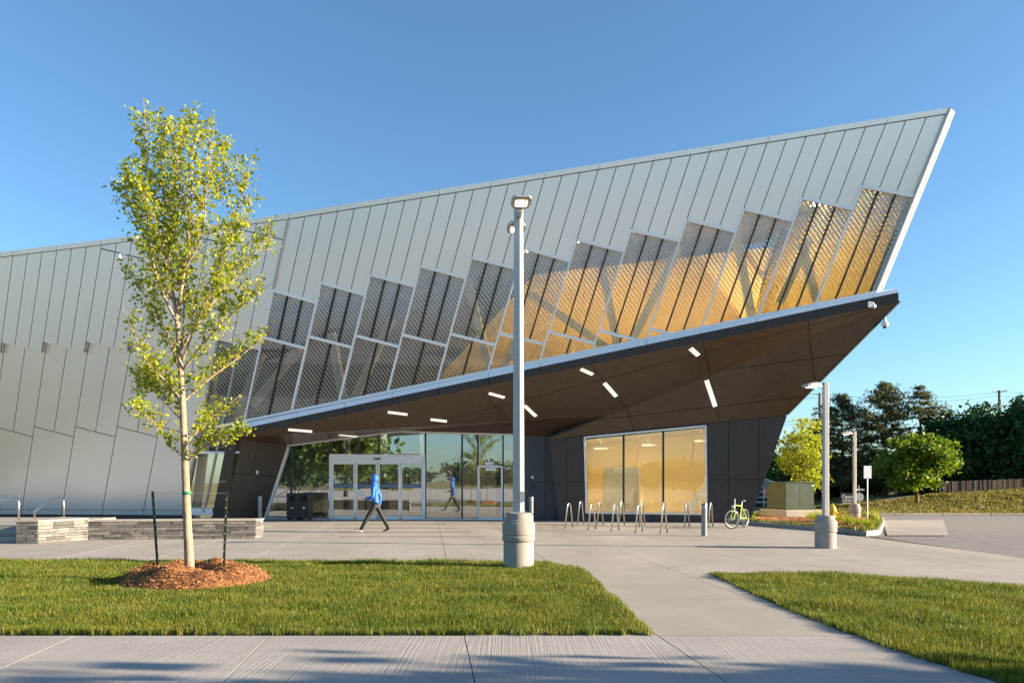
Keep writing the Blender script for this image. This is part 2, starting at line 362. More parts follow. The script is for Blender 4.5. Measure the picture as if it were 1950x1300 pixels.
for k in range(-9, 0):
    s0 = st0+dst*(k+5); m0 = ml0+dml*(k+5)
    fs = lambda x: s0+st_s*(x-k); fm = lambda x: m0+ml_s*(x-k)
    for j in range(3):                   # proud upper panels
        a, b = sub(k, 3, j); p = strip(a, b); p = below(p, (-9, roof_h(-9+0.0)-COP), (-4, roof_h(-4)-COP)) if k < -4 else below(p, (-4, roof_h(-4)-COP), (0, -COP))
        p = cutl(p, fs, True)
        ps = [p]
        if k >= -4:
            w = jl[1]+dst*.0+(roof_h(k)-roof_h(-4)); ps = split([p], (k, w), (k+1, w+st_s), .03)
        for g in ps: fpanel('metal_panel', g, m_panel, 0, .05)
    p = strip(k, k+1); p = below(p, (-9, roof_h(-9)-.1), (-4, roof_h(-4)-.1)) if k < -4 else below(p, (-4, roof_h(-4)-.1), (0, -.1))
    p = cutl(p, lambda x: fs(x)-.0, True); fpanel('panel_backing', clip(p, 0, 1, s0+st_s+.02), m_back, -.06, .02)
    a, b = k+GK*.5, k+1-GK*.5            # the return under the step
    part('step_return', MB().prism([FP(b, fs(b)), FP(b, fs(b)+.45), FP(b, fs(b)+.45, -.24), FP(b, fs(b), -.24)], FE*-.02), m_panel)
    part('step_return', MB().prism([FP(a, fs(a), -.05), FP(b, fs(b), -.05), FP(b, fs(b), -.24), FP(a, fs(a), -.24)], FU*.03), m_panel)
    if k < -1:
        for j in range(2):
            a, b = sub(k, 2, j); p = strip(a, b); p = cutl(p, lambda x: fs(x)+.5); p = cutl(p, lambda x: fm(x)+.015, True)
            fpanel('metal_panel', p, m_panel, -.20, .04)
        a, b = sub(k, 1, 0); p = strip(a, b); p = cutl(p, lambda x: fm(x)-.015); p = cutl(p, lambda x: base_h(x)+.22, True)
        fpanel('metal_panel', p, m_panel, -.20, .04)
        p = [(a, base_h(a)), (b, base_h(b)), (b, base_h(b)+.20), (a, base_h(a)+.20)]
        fpanel('base_trim', p, m_panel, -.20, .04)
        fpanel('panel_backing', [(k, base_h(k)-.05), (k+1, base_h(k+1)-.05), (k+1, s0+st_s+.45), (k, s0+.45)], m_back, -.26, .06)
a, b = FP(-9, base_h(-9), -.3), FP(-.9, base_h(-.9), -.3)
part('plinth', MB().prism([V((a.x, a.y, -.6)), V((b.x, b.y, -.6)), V((b.x, b.y, .22)), V((a.x, a.y, .22))], V((0, .3, 0))), m_fasc)
part('expansion_joint', MB().bar(FP(0, -COP, .03), FP(0, TL[0](0), .03), .07, .08, FN), m_galv)
def pane(poly, dens, off=-.05, name='pane', mat=None):
    if len(poly) < 3 or abs(area(poly)) < .02: return
    n = len(poly); me = bpy.data.meshes.new(name)
    vs = [FP(k, h, off) for k, h in poly]+[FP(k, h, off-.014) for k, h in poly]
    fs = [tuple(range(n)), tuple(range(2*n-1, n-1, -1))]+[(i, i+n, (i+1) % n+n, (i+1) % n) for i in range(n)]
    me.from_pydata(vs, [], fs); u1 = me.uv_layers.new(name='metres'); u2 = me.uv_layers.new(name='density')
    for l in me.loops:
        k, h = poly[l.vertex_index % n]; u1.data[l.index].uv = (k*2.09, h*1.08); u2.data[l.index].uv = (dens(k, h), 0)
    link(name, me, mat or m_frit, bld)
def fbar(name, p, q, w, d, mat, off=0.0): part(name, MB().bar(FP(*p, off), FP(*q, off), w, d, FN), mat)
for k in range(0, 12):
    top = TL[k]; has = k < len(ML)
    dens = lambda kk, h: max(.02, .80-.24*max(0, top(kk)-h)) if k >= 5 else max(.34, .74-.20*max(0, top(kk)-h))
    for j in range(3):
        a, b = sub(k, 3, j); p = strip(a, b); p = cutl(p, lambda x: top(x)-.03); p = cutl(p, BL, True)
        if has: p = cutl(p, lambda x: ML[k](x)+.04, True)
        pane(p, dens)
        if j:                             # dark mullion
            x = k+j/3; lo = max(BL(x), ML[k](x)) if has else BL(x)
            fbar('mullion', (x, lo+.03), (x, top(x)-.06), .055, .10, m_dark, -.02)
    fbar('transom', (k+.02, top(k+.02)-.02), (k+.985, top(k+.985)-.02), .12, .14, m_alum, .0)
    if has:
        kr = k+.985
        if ML[k](kr) < BL(kr):            # runs out on the sloping rail
            f = lambda x: ML[k](x)-BL(x); t0 = f(k); kr = k+t0/(t0-f(k+1))*1.0
        fbar('transom', (k+.02, ML[k](k+.02)), (kr, ML[k](kr)), .11, .12, m_alum, .0)
        for j in range(2):
            a, b = sub(k, 2, j); p = strip(a, b); p = cutl(p, lambda x: ML[k](x)-.04); p = cutl(p, BL, True)
            pane(p, (lambda kk, h: .31) if k < 5 else (lambda kk, h: .20 if k < 7 else .04))
        if ML[k](k+.5) > BL(k+.5)+.1: fbar('mullion', (k+.5, BL(k+.5)+.03), (k+.5, ML[k](k+.5)-.05), .06, .10, m_dark, -.02)
    lo = BL(k); fbar('bay_frame', (k, lo), (k, max(TL[k](k), TL[k-1](k) if k else -9)), .06, .16, m_alum, .0)
fbar('bay_frame', (12, BL(12)), (12, -.02), .07, .18, m_trim, .0)
part('end_trim', MB().prism([FP(12.01, BL(12)-.1, .03), FP(12.01, -.02, .03), FP(12.01, -.10, .03)+V((.26, .10, 0)), FP(12.01, BL(12)-.1, .03)+V((.26, .10, 0))], V((0, .25, 0))), m_trim)
part('end_trim', MB().prism([FP(12.01, BL(12)-.1, .0)+V((.27, .16, 0)), FP(12.01, -.35, .0)+V((.27, .16, 0)), FP(12.01, -.35, .0)+V((.36, .30, 0)), FP(12.01, BL(12)-.1, .0)+V((.36, .30, 0))], V((0, .25, 0))), m_trim)
# bay left of the joint: glass down to the ground
s0 = st0+dst*4; f1 = lambda x: s0+st_s*(x+1)
for j in range(2):
    a, b = sub(-1, 2, j); p = strip(a, b); p = cutl(p, lambda x: f1(x)-.05); p = clip(p, 0, 1, base_h(-1)+.35)
    for g in split([p], (-1, fk(400, 858)[1]), (0, fk(400, 858)[1]-.2), .06): pane(g, (lambda kk, h: .46 if h > fk(400, 800)[1] else .03), -.1)
    fbar('bay_frame', (-1+j*.5, base_h(-1)+.1), (-1+j*.5, f1(-1+j*.5)), .06, .14, m_galv, -.03)
fbar('bay_frame', (0, BL(0)), (0, f1(0)+.6), .07, .14, m_galv, .0)
fbar('transom', (-1, fk(400, 858)[1]), (0, fk(400, 858)[1]-.2), .08, .14, m_alum, -.03)
fbar('base_trim', (-1, base_h(-1)+.2), (-.3, base_h(-.3)+.2), .28, .16, m_alum, -.06)
# rail and fascia along the foot of the glazing
OFF = .38
fbar('sill_rail', (-.6, BL(-.6)-.02), (12.02, BL(12.02)-.02), .10, .20, m_alum, .02)
xs = [440, 476, 565, 655, 746, 835, 930, 1029, 1129, 1232, 1337, 1441, 1555, 1664, 1711.5]
ft = lambda x: 811+(549-811)/(1711.5-440)*(x-440)
fw = lambda x: 820+(556.5-820)/(1711.5-440)*(x-440)
fb = lambda x: 832.8+(574.5-832.8)/(1711.5-440)*(x-440)
FOP = lambda x, y: FP(*fk(x, y, OFF), OFF)
for i in range(len(xs)-1):
    a, b = xs[i]+.5, xs[i+1]-.5
    part('fascia_cap', MB().prism([FOP(a, fw(a)), FOP(b, fw(b)), FOP(b, ft(b))+FN*-.13, FOP(a, ft(a))+FN*-.13], FN*-.45), m_alum)
    # the joint leans like the bays
    part('fascia_panel', MB().prism([FOP(a+1.5, fb(a+1.5)), FOP(b+1.5 if i < len(xs)-2 else b, fb(b+1.5 if i < len(xs)-2 else b)), FOP(b, fw(b)+.6), FOP(a, fw(a)+.6)], FN*-.05), m_fasc)
part('fascia_backing', MB().prism([FP(*fk(441, fb(441)-1, OFF), OFF-.06), FP(*fk(1709, fb(1709)-1, OFF), OFF-.06), FP(*fk(1709, fw(1709), OFF), OFF-.06), FP(*fk(441, fw(441), OFF), OFF-.06)], FN*-.1), m_back)

# walls under the canopy
w1, w2 = on_ground(1063, 991.2), on_ground(1425, 995.6)
WP = Plane(w1, w2, w1+V((0, 0, 1)))
g1, g2 = on_ground(505, 987.4), on_ground(985, 989.2)
GP = Plane(g1, g2, g1+V((0, 0, 1)))
A3 = FOP(440, fb(440)); T3 = FOP(1711.5, fb(1711.5))
Gl, Gm, Gr = (GP.p3(GP.px(*q)) for q in ((551, 848), (755, 821.5), (990, 828)))
Wl, Wr = (WP.p3(WP.px(*q)) for q in ((1045, 836), (1497, 790.5)))
Gr2 = GP.p3(GP.px(1052, 832))
def facet(pts): p = Plane(pts[0], pts[1], pts[2]); return p, [p.uv(q) for q in pts]
def cladding(pts, cuts, mat, name, gap=.022, th=.03):
    pl, poly = facet(pts)
    if pl.n.z > 0: pl.n = -pl.n
    if area(poly) < 0: poly = poly[::-1]
    ps = [poly]
    for p, q in cuts: ps = split(ps, pl.px(*p), pl.px(*q), gap)
    for g in ps: part(name, MB().prism([pl.p3(t, 0) for t in g], pl.n*-th), mat)
    part(name+'_backing', MB().prism([pl.p3(t, -.05) for t in poly], pl.n*-.05), m_back)
    return pl
Qc = T3+(Wl-T3)*.80                        # where the crease meets the shallow facets by the entrance
tris = [[A3, T3, Qc], [A3, Qc, Gm], [A3, Gm, Gl], [Qc, Gr, Gm], [Qc, Gr2, Gr], [Qc, Wl, Gr2], [T3, Wl, Wr]]
cutset = [[((1340, 658), (1352, 716)), ((1141, 713), (1195, 780)), ((925, 752), (970, 800)), ((1539, 611), (1545, 660)), ((1657, 590), (1139, 724)), ((700, 790), (740, 815))], [((700, 790), (760, 826)), ((925, 752), (960, 800))], [((640, 790), (680, 850))], [], [], [],
          [((1351, 716), (1371, 803)), ((1195, 780), (1207, 820)), ((1541, 641), (1552, 728)), ((1385, 703), (1612, 674)), ((1192, 793), (1530, 755))]]
soff = [cladding(t, c, m_soff, 'soffit_panel') for t, c in zip(tris, cutset)]
part('soffit_edge', MB().bar(T3+V((.03, .02, .04)), Wr+V((.03, .02, .04)), .10, .12, V((.7, .7, 0))), m_back)
def on_soffit(px, py):
    best = None
    for pl, tri in zip(soff, tris):
        p = pl.p3(pl.px(px, py)); a, b, c = tri; n = (b-a).cross(c-a)
        s = [((v-u).cross(p-u)).dot(n) for u, v in ((a, b), (b, c), (c, a))]
        if min(s) >= -1e-3*n.length: return p, pl.n
    return p, pl.n
for p, q, w in (((549, 817.4), (594.5, 821), .16), ((646, 827.8), (682, 830.7), .16), ((738.5, 784), (776, 788.7), .16), ((820, 798), (851, 801.7), .16),
             ((931, 748.2), (960.7, 756.4), .16), ((998.7, 771.5), (1020.5, 792), .18), ((1106, 702.3), (1129, 712.5), .18), ((1151, 729), (1173.5, 754.4), .20),
             ((1315, 663), (1330, 676.4), .22), ((1345.4, 723.6), (1362, 773.6), .22)):
    a, n1 = on_soffit(*p); b, n2 = on_soffit(*q); n = (n1+n2)/2
    part('soffit_light', MB().bar(a+n*.005, b+n*.005, w*.8, .03, n), m_lite)
# wall with the big window
def wpx(*q): return WP.px(*q)
wpoly = [wpx(1063, 991.2), wpx(1425, 995.6), wpx(1497, 791.5), wpx(1045, 837)]
wl, wr, wt0, wt1, wb0, wb1 = wpx(1114, 900), wpx(1345, 900), wpx(1113, 832.5), wpx(1344, 810.5), wpx(1117, 976), wpx(1346, 978.5)
left = clip(wpoly, -1, 0, -wl[0]+.0); right = clip(wpoly, 1, 0, wr[0]); midp = clip(clip(wpoly, 1, 0, wl[0]), -1, 0, -wr[0])
ps = split([left], wpx(1078, 850), wpx(1080, 990), .02); ps2 = []
for g in ps: ps2 += split([g], wpx(1050, 917.3), wpx(1115, 917.3), .02)
r_ = split([right], wpx(1387.5, 800), wpx(1388, 990), .02); r_ = split(r_, wpx(1445, 800), wpx(1445, 990), .02); r_ = split(r_, wpx(1345, 913), wpx(1460, 912), .02)
m_ = [below(midp, wt0, wt1, True), below(midp, wb0, wb1)]
for g in ps2+r_+m_: part('wall_panel', MB().prism([WP.p3(t) for t in g], WP.n*-.05), m_fibre)
for g in (left, right, m_[0]): part('wall_panel_backing', MB().prism([WP.p3(t, -.055) for t in g], WP.n*-.2), m_back)
frame = [wt0, wt1, wb1, wb0]
for i in range(4): part('window_frame', MB().bar(WP.p3(frame[i], .01), WP.p3(frame[(i+1) % 4], .01), .06, .09, WP.n), m_alum)
vx = [wl[0], wpx(1187.5, 900)[0], wpx(1263, 900)[0], wr[0]]
tl = lambda x: wt0[1]+(wt1[1]-wt0[1])*(x-wt0[0])/(wt1[0]-wt0[0]); bl = lambda x: wb0[1]+(wb1[1]-wb0[1])*(x-wb0[0])/(wb1[0]-wb0[0])
for i in range(3):
    a, b = vx[i]+.04, vx[i+1]-.04
    part('pane', MB().prism([WP.p3((a, bl(a)), -.03), WP.p3((b, bl(b)), -.03), WP.p3((b, tl(b)), -.03), WP.p3((a, tl(a)), -.03)], WP.n*-.015), m_wglass)
    if i: part('mullion', MB().bar(WP.p3((vx[i], bl(vx[i])), -.03), WP.p3((vx[i], tl(vx[i])), -.03), .08, .12, WP.n), m_dark)
# left flank of the entrance
l0, l1 = at(402, 990.5, 31.7), at(431, 990.8, 31.55); lt0, lt1 = at(432, 838, 30.55), at(449, 835, 30.45)
for a_, b_ in ((0, .49), (.495, 1)):
    q = lambda p, r, t: p+(r-p)*t
    part('wall_panel', MB().prism([q(l0, lt0, a_), q(l1, lt1, a_), q(l1, lt1, b_), q(l0, lt0, b_)], V((0, .1, 0))), m_fibre)
Lp, Lpoly = facet([l1, GP.p3(GP.px(505, 988)), Gl, lt1])
ps = split([Lpoly if area(Lpoly) > 0 else Lpoly[::-1]], Lp.px(430, 900.5), Lp.px(530, 907), .02); pp = []
for g in ps: pp += split([g], Lp.px(493, 835), Lp.px(479, 905), .02) if max(t[1] for t in g) > 2.6 else [g]
for g in pp: part('wall_panel', MB().prism([Lp.p3(t) for t in g], Lp.n*-.05), m_fibre)
part('wall_panel_backing', MB().prism([Lp.p3(t, -.06) for t in Lpoly], Lp.n*-.1), m_back)
part('wall_light', MB().box(Lp.p3(Lp.px(489, 898.5), .03), (.07, .06, .16)), m_white)
# wall right of the glass, skylight tinted into its colour, and return of the window wall
rp = [GP.px(978, 991), GP.px(1075, 992.5), GP.px(1075, 830), GP.px(978, 826)]
ps = split([rp], GP.px(1039, 830), GP.px(1039, 991), .02); pp = []
for g in ps: pp += split([g], GP.px(980, 917.5), GP.px(1075, 917.5), .02)
for g in pp: part('wall_panel', MB().prism([GP.p3(t) for t in g], GP.n*-.05), m_skylit)
part('wall_panel_backing', MB().prism([GP.p3(t, -.06) for t in rp], GP.n*-.1), m_back)
e1, e2 = WP.p3(wpoly[0], -.01), WP.p3(wpoly[3], -.01)
part('wall_panel', MB().prism([e1, e2, e2+V((.1, 1.6, 0)), e1+V((.1, 1.6, 0))], V((.05, 0, 0))), m_fibre)
part('card_reader', MB().box(GP.p3(GP.px(1014, 908), .03), (.09, .06, .13)), m_white)
o = part('fire_bell', MB().box(GP.p3(GP.px(1015.5, 925), .03), (.13, .06, .12)), m_black)
# entrance glazing
def gp(x, y): return GP.px(x, y)
gtop = lambda x: 848+(821.5-848)*(x-551)/204 if x < 755 else 821.5+(828-821.5)*(x-755)/235
def gq(x0, x1, y0=None, y1=987.0):
    pts = [(x0, gtop(x0) if y0 is None else y0), (x1, gtop(x1) if y0 is None else y0), (x1, y1), (x0, y1)]
    if y0 is None and x0 < 755 < x1: pts.insert(1, (755, gtop(755)))
    return [gp(*p) for p in pts]
def gpane(poly, parent=None, off=0.0): return part('pane', MB().prism([GP.p3(t, off) for t in poly], GP.n*-.012), m_glass, parent)
gpane([gp(551, 849), gp(555, gtop(555)), gp(555, 987), gp(505.5, 987)])
for x0, x1 in ((555.6, 628.4), (810.8, 879.4), (880.6, 909.6), (958.6, 978)): gpane(gq(x0, x1))
for x0, x1 in ((630, 681), (682, 721), (722.5, 809.5)): gpane(gq(x0, x1, y1=864))
gpane(gq(911, 957.5, y1=886))
def gbar(name, p, q, w, d, mat, off=0.0, parent=None): return part(name, MB().bar(GP.p3(gp(*p), off), GP.p3(gp(*q), off), w, d, GP.n), mat, parent)
for x in (555, 629.2, 810.2, 880, 910.2, 958): gbar('mullion', (x, gtop(x)), (x, 987.5), .06, .12, m_dark)
for x in (681.5, 721.8): gbar('mullion', (x, gtop(x)), (x, 864.5), .06, .12, m_dark)
gbar('head_frame', (551, 848), (755, 821.5), .07, .16, m_alum, .03); gbar('head_frame', (755, 821.5), (990, 828), .07, .16, m_alum, .03)
gbar('jamb_frame', (551, 848), (505, 988), .08, .16, m_alum, .03)
gbar('sill_frame', (505, 987.6), (629, 988), .08, .16, m_alum, .02); gbar('sill_frame', (810, 988.6), (985, 989.2), .08, .16, m_alum, .02)
sd = part('sliding_door', MB().bar(GP.p3(gp(629.5, 866.5), .06), GP.p3(gp(810, 868.3), .06), .10, .22, GP.n), m_alum)
gbar('operator_header', (630, 874), (809.5, 875.5), .30, .20, m_alum, .06, sd)
gbar('sensor', (714.5, 873.3), (726.5, 873.3), .06, .06, m_black, .19, sd)
gbar('side_jamb', (631, 866), (631, 987.5), .09, .2, m_alum, .06, sd); gbar('side_jamb', (808.5, 868), (808.5, 988.5), .09, .2, m_alum, .06, sd)
for x0, x1 in ((633.5, 677), (679, 719.5), (721.5, 762), (764, 806)):
    for a_, b_, w in (((x0+1.2, 880), (x0+1.2, 987.5), .06), ((x1-1.2, 880), (x1-1.2, 987.5), .06), ((x0, 881.5), (x1, 881.5), .09), ((x0, 985), (x1, 985.3), .14)):
        gbar('door_rail', a_, b_, w, .06, m_alum, .08, sd)
    gpane(gq(x0+2.4, x1-2.4, 883, 983), sd, .08)
    gbar('decal_band', (x0+2.5, 924.5), (x1-2.5, 924.5), .17, .004, M('decal_blue', (.10, .12, .26), rough=.4), .092, sd)
    gbar('decal_line', (x0+2.5, 925), (x1-2.5, 925), .02, .004, M('decal_green', (.25, .5, .15), rough=.4), .096, sd)
for x0, x1 in ((651, 663), (768, 789)): gbar('decal_dash', (x0, 931.2), (x1, 931.6), .05, .004, M('decal_yellow', (.7, .55, .05), rough=.4), .092, sd)
gbar('notice', (682, 938.5), (693, 938.5), .24, .004, m_white, .093, sd)
dr = gbar('side_door', (910.5, 887.5), (957, 888), .07, .14, m_alum, .05)
for a_, b_ in (((911.5, 888), (911.5, 988.5)), ((956, 888), (956, 988.8))): gbar('door_jamb', a_, b_, .07, .14, m_alum, .05, dr)
gbar('bottom_rail', (912, 987), (956, 987.5), .10, .06, m_alum, .06, dr); gpane(gq(912.6, 955, 889.5, 985), dr, .05)
gbar('closer', (925, 893), (945, 893), .10, .05, m_alum, .10, dr); gbar('pull_handle', (915, 935), (915, 955), .03, .05, m_stain, .12, dr)
gbar('exit_lamp', (924, 882), (940, 882), .14, .06, m_white, .05)

# ---- inside: rooms that show through the glass
def wallq(name, pts, d, mat): return part(name, MB().prism(pts, d), mat)
gn = -GP.n
# lobby
b0, b1 = g1+gn*9+V((-3, 0, 0)), g2+gn*9+V((2, 0, 0))
wallq('interior_wall', [b0, b1, b1+V((0, 0, 4.4)), b0+V((0, 0, 4.4))], gn*.2, m_ceil)
wallq('floor_slab', [g1+gn*.1+V((-3, 0, .01)), g2+gn*.1+V((2.2, 0, .01)), b1+V((0, 0, .01)), b0+V((0, 0, .01))], V((0, 0, -.3)), m_floor)
wallq('ceiling', [g1+gn*.3+V((-3, 0, 4.2)), g2+gn*.3+V((2.2, 0, 4.2)), b1+V((0, 0, 4.2)), b0+V((0, 0, 4.2))], V((0, 0, .2)), m_ceil)
for x in (.22, .38, .55, .72, .9):
    c = g1+(g2-g1)*x+gn*(3+2*(x*7 % 1)); part('column', MB().lathe(c, [(.16, 0), (.16, 4.2)], 14), m_white)
vest = g1+(g2-g1)*.42+gn*3.2
for i in range(5): part('inner_door_frame', MB().box(vest+V((i*1.0-2, .05*i, 1.15)), (.09, .09, 2.3)), m_alum)
part('inner_door_frame', MB().box(vest+V((0, 0, 2.35)), (4.1, .09, .14)), m_alum)
for i in range(3):
    c = g1+(g2-g1)*(.2+.25*i)+gn*4; part('added_lamp', MB().box(c+V((0, 0, 4.12)), (1.6, .25, .06)), M('lobby_fill_lamp', (.9, .9, .9), emit=((1, .9, .7), 6)))  # lamps added for warm light in the lobby, no fixture known
# room behind the big window
ws = WP.n*-1
r0, r1 = w1+ws*6.5, w2+ws*6.5+V((-.2, 0, 0))
wallq('interior_wall', [r0, r1, r1+V((0, 0, 5)), r0+V((0, 0, 5))], ws*.2, m_tan2)
wallq('interior_wall', [w1+ws*.3+V((.25, 0, 0)), r0+V((.25, 0, 0)), r0+V((.25, 0, 5)), w1+ws*.3+V((.25, 0, 5))], V((-.15, 0, 0)), m_tan2)
wallq('floor_slab', [w1+ws*.25+V((0, 0, .02)), w2+ws*.25+V((0, 0, .02)), r1+V((0, 0, .02)), r0+V((0, 0, .02))], V((0, 0, -1.5)), m_floor)
wallq('ceiling', [w1+ws*.1+V((0, 0, 3.42)), w2+ws*.1+V((.9, 0, 4.08)), r1+V((1.1, 0, 4.08)), r0+V((0, 0, 3.42))], V((0, 0, .2)), m_tan2)
part('interior_door', MB().box(w1+(w2-w1)*.27+ws*6.3+V((0, 0, 1.15)), (1.7, .1, 2.3)), m_galv)
m_room = M('room_fill_lamp', (.9, .85, .7), emit=((1, .80, .46), 24))  # glow of lamps added to brighten the room
for x in (.2, .47, .76):
    c = w1+(w2-w1)*x+ws*2.2
    f_ = part('pendant_light', MB().box(c+V((0, 0, 2.95+.5*x)), (.62, .4, .05)), m_galv)
    part('pendant_rod', MB().tube([c+V((0, 0, 2.95+.5*x)), c+V((0, 0, 3.5+.6*x))], .012, 6), m_galv, f_)
    part('pendant_tube', MB().box(c+V((0, 0, 2.915+.5*x)), (.56, .34, .02)), m_steel, f_)
for x in (.15, .45, .75):
    c = w1+(w2-w1)*x+ws*.62; part('added_lamp', MB().box(c+V((0, 0, 3.40+.62*x)), (1.9, .3, .04)), m_room)  # added strips tucked above the window, out of view
bq = w2+ws*1.2
part('brace', MB().bar(bq+V((-2.6, 0, .1)), bq+V((.4, .2, 4.0)), .34, .3, WP.n), m_steel)
# end wall of the window room and of the upper hall, glazed, running back from the street corner
part('end_wall_glass', MB().prism([w2+ws*.3, Wr+ws*.3, Wr+ws*6.2, w2+ws*6.2], V((-.02, 0, 0))), m_wglass)
for i in range(4):
    t = .3+i*1.95; part('end_wall_frame', MB().bar(w2+ws*t, Wr+ws*t, .1, .1, V((1, 0, 0))), m_dark)
# upper hall
hb0, hb1 = V((-17, 41, 3.2)), V((11.2, 37.5, 3.2))
wallq('interior_wall', [hb0, hb1, hb1+V((0, 0, 12)), hb0+V((0, 0, 8.6))], V((0, .2, 0)), m_hback)
wallq('interior_wall', [V((12.2, 35.7, 5.2)), V((-3.5, 32.2, 5.6)), V((1.0, 33.1, 10.6)), V((12.2, 35.7, 12.6))], V((-.07, .2, 0)), m_tan)
wallq('floor_slab', [V((-13, 33.9, 4.75)), V((0, 33.4, 4.75)), V((0, 38.8, 4.75)), V((-16, 40.8, 4.75))], V((0, 0, -.25)), m_floor)
cl = lambda k, back, d: FP(k, -.9, -.4)+V((0, back, d))
wallq('ceiling', [cl(-3, 0, 0), cl(11.9, 0, 0), cl(11.9, 11, 0)+V((-2, 0, 0)), cl(-3, 11, 0)], V((0, 0, .25)), m_hceil)
wallq('roof', [FP(-9, roof_h(-9)-.1, -.4), FP(-4, roof_h(-4)-.1, -.4), FP(-4, roof_h(-4)-.1, -.4)+V((0, 12, 0)), FP(-9, roof_h(-9)-.1, -.4)+V((0, 12, 0))], V((0, 0, -.2)), m_fasc)
wallq('roof', [FP(-4, roof_h(-4)-.1, -.4), FP(0, -.1, -.4), FP(0, -.1, -.4)+V((0, 12, 0)), FP(-4, roof_h(-4)-.1, -.4)+V((0, 12, 0))], V((0, 0, -.2)), m_fasc)
wallq('roof', [FP(0, -.1, -.4), FP(11.95, -.1, -.4), FP(11.95, -.1, -.4)+V((-2, 12, 0)), FP(0, -.1, -.4)+V((0, 12, 0))], V((0, 0, -.2)), m_fasc)
dq = V((-1.8, 8.6, 0)); ea, eb = FP(11.97, BL(12)-.3, -.1), FP(11.97, -.2, -.1)
wallq('end_wall', [ea, eb, eb+dq, ea+dq], V((-.12, 0, 0)), m_hceil)
wallq('end_wall_glass', [ea+dq, eb+dq, eb+V((-2, 9.5, 0)), ea+V((-2, 9.5, 0))], V((-.02, 0, 0)), m_wglass)
for i in range(5, 6):
    t = i*1.85; d = V((-2*t/9.5, t, 0)); part('end_wall_frame', MB().bar(FP(11.97, BL(12), -.2)+d, FP(11.97, -.2, -.2)+d, .09, .1, V((1, 0, 0))), m_galv)
m_hall = M('hall_fill_lamp', (.9, .85, .7), emit=((1, .78, .42), 14))  # glow of lamps added to keep the hall golden where sun is blocked
part('window_header', MB().bar(Wl+ws*.25+V((0, 0, .02)), Wr+ws*.25+V((0, 0, .02)), .34, .2, WP.n), m_back)
for k in (4.5, 6, 7.5, 9, 10.3, 11.3):
    for bk in (2.0, 5.0):
        part('added_lamp', MB().box(FP(k, -1.0, -.4)+V((0, bk, -.05)), (1.4, .3, .05)), m_hall)
for a_, b_ in (((637, 667), (653, 760)), ((727, 647), (676, 756)), ((548, 690), (487, 764)), ((900, 575), (932, 700)), ((985, 638), (962, 698)), ((1154, 548), (1175, 656)),
             ((1270, 515), (1205, 645)), ((1408, 482), (1431, 604)), ((1526, 484), (1487, 568)), ((1532, 490), (1552, 566)), ((1045, 584), (1150, 658)), ((486, 705), (455, 792)), ((400, 760), (372, 985))):
    p = FP(*fk(*a_, -.7), -.7); q = FP(*fk(*b_, -.7), -.7); part('brace', MB().bar(p+(p-q)*.35, q+(q-p)*.1, .30, .26, FN), m_steel)
# cameras on the facade
def dome(p, label, k=.75):
    t = thing('security_camera', label, 'camera', p, 'security cameras on the building')
    W = lambda x, y, z: p+V((x, y, z))*k
    MB().box(W(0, .10, .10), (.22*k, .10*k, .26*k)).build('mount', m_white, t, bevel=.015)
    MB().tube([W(0, .08, .12), W(0, -.12, .14), W(0, -.2, .08), W(0, -.2, 0)], .04*k, 8).build('arm', m_white, t, smooth=True)
    MB().lathe(W(0, -.2, -.14), [(.05*k, 0), (.10*k, .03*k), (.12*k, .08*k), (.12*k, .13*k), (.05*k, .17*k)], 14).build('housing', m_white, t, smooth=True)
    MB().lathe(W(0, -.2, -.20), [(.02*k, 0), (.06*k, .02*k), (.08*k, .06*k)], 12).build('lens', m_black, t, smooth=True)
dome(FP(*fk(232, 490, .12), .12), 'white dome security camera high on the silver panels behind the young tree')
dome(FOP(1657, 583)+FN*.12, 'white dome security camera on the dark fascia near the canopy tip')
q = T3+(Wr-T3)*.13
t = thing('security_camera', 'white pendant dome security camera hanging under the canopy tip edge', 'camera', q, 'security cameras on the building')
MB().tube([q+V((.1, .05, .1)), q+V((.1, .05, -.12))], .035, 8).build('stem', m_white, t)
MB().lathe(q+V((.1, .05, -.30)), [(.04, 0), (.13, .06), (.13, .12), (.05, .2)], 14).build('housing', m_white, t, smooth=True)
MB().lathe(q+V((.1, .05, -.36)), [(.03, 0), (.07, .03), (.07, .07)], 12).build('lens', m_black, t, smooth=True)
# ================================================================== THE GROUND
m_lot = M('parking_bounce', (.38, .36, .335), rough=.9, var=.12, scale=1)  # asphalt lot behind the viewer, paled to bounce light onto the facade
def gz(x, y):                             # land falls away past the drive on the right
    t = min(1, max(0, (y-31)/40.0)); return -1.25*t if x > 9 else 0.0
def far_z(x, y):                          # the grassed bank on the far right
    z = gz(x, y)
    u = min(1, max(0, (y-46.5)/14)); s = min(1, max(0, (x-19)/14)); r = min(1, max(0, (x-30)/16))
    return z+u*u*(3-2*u)*(s*1.2+r*1.0)
def sheet(name, x0, x1, y0, y1, nx, ny, fz, mat):
    xs_ = np.linspace(x0, x1, nx+1); ys_ = np.linspace(y0, y1, ny+1)
    vs = [(x, y, fz(x, y)) for y in ys_ for x in xs_]
    fs = [(j*(nx+1)+i, j*(nx+1)+i+1, (j+1)*(nx+1)+i+1, (j+1)*(nx+1)+i) for j in range(ny) for i in range(nx)]
    me = bpy.data.meshes.new(name); me.from_pydata(vs, [], fs); o = link(name, me, mat, None, True); return tag(o, kind='structure')
sheet('ground', -600, 600, -600, 900, 60, 150, lambda x, y: -1.6 if y > 30 else -.3, m_field)
sheet('road', 9.0, 70, -8, 47.2, 40, 60, lambda x, y: gz(x, y)-.02, m_asph)
sheet('parking_lot', -90, 90, -85, 4.2, 4, 4, lambda x, y: -.03, m_lot)

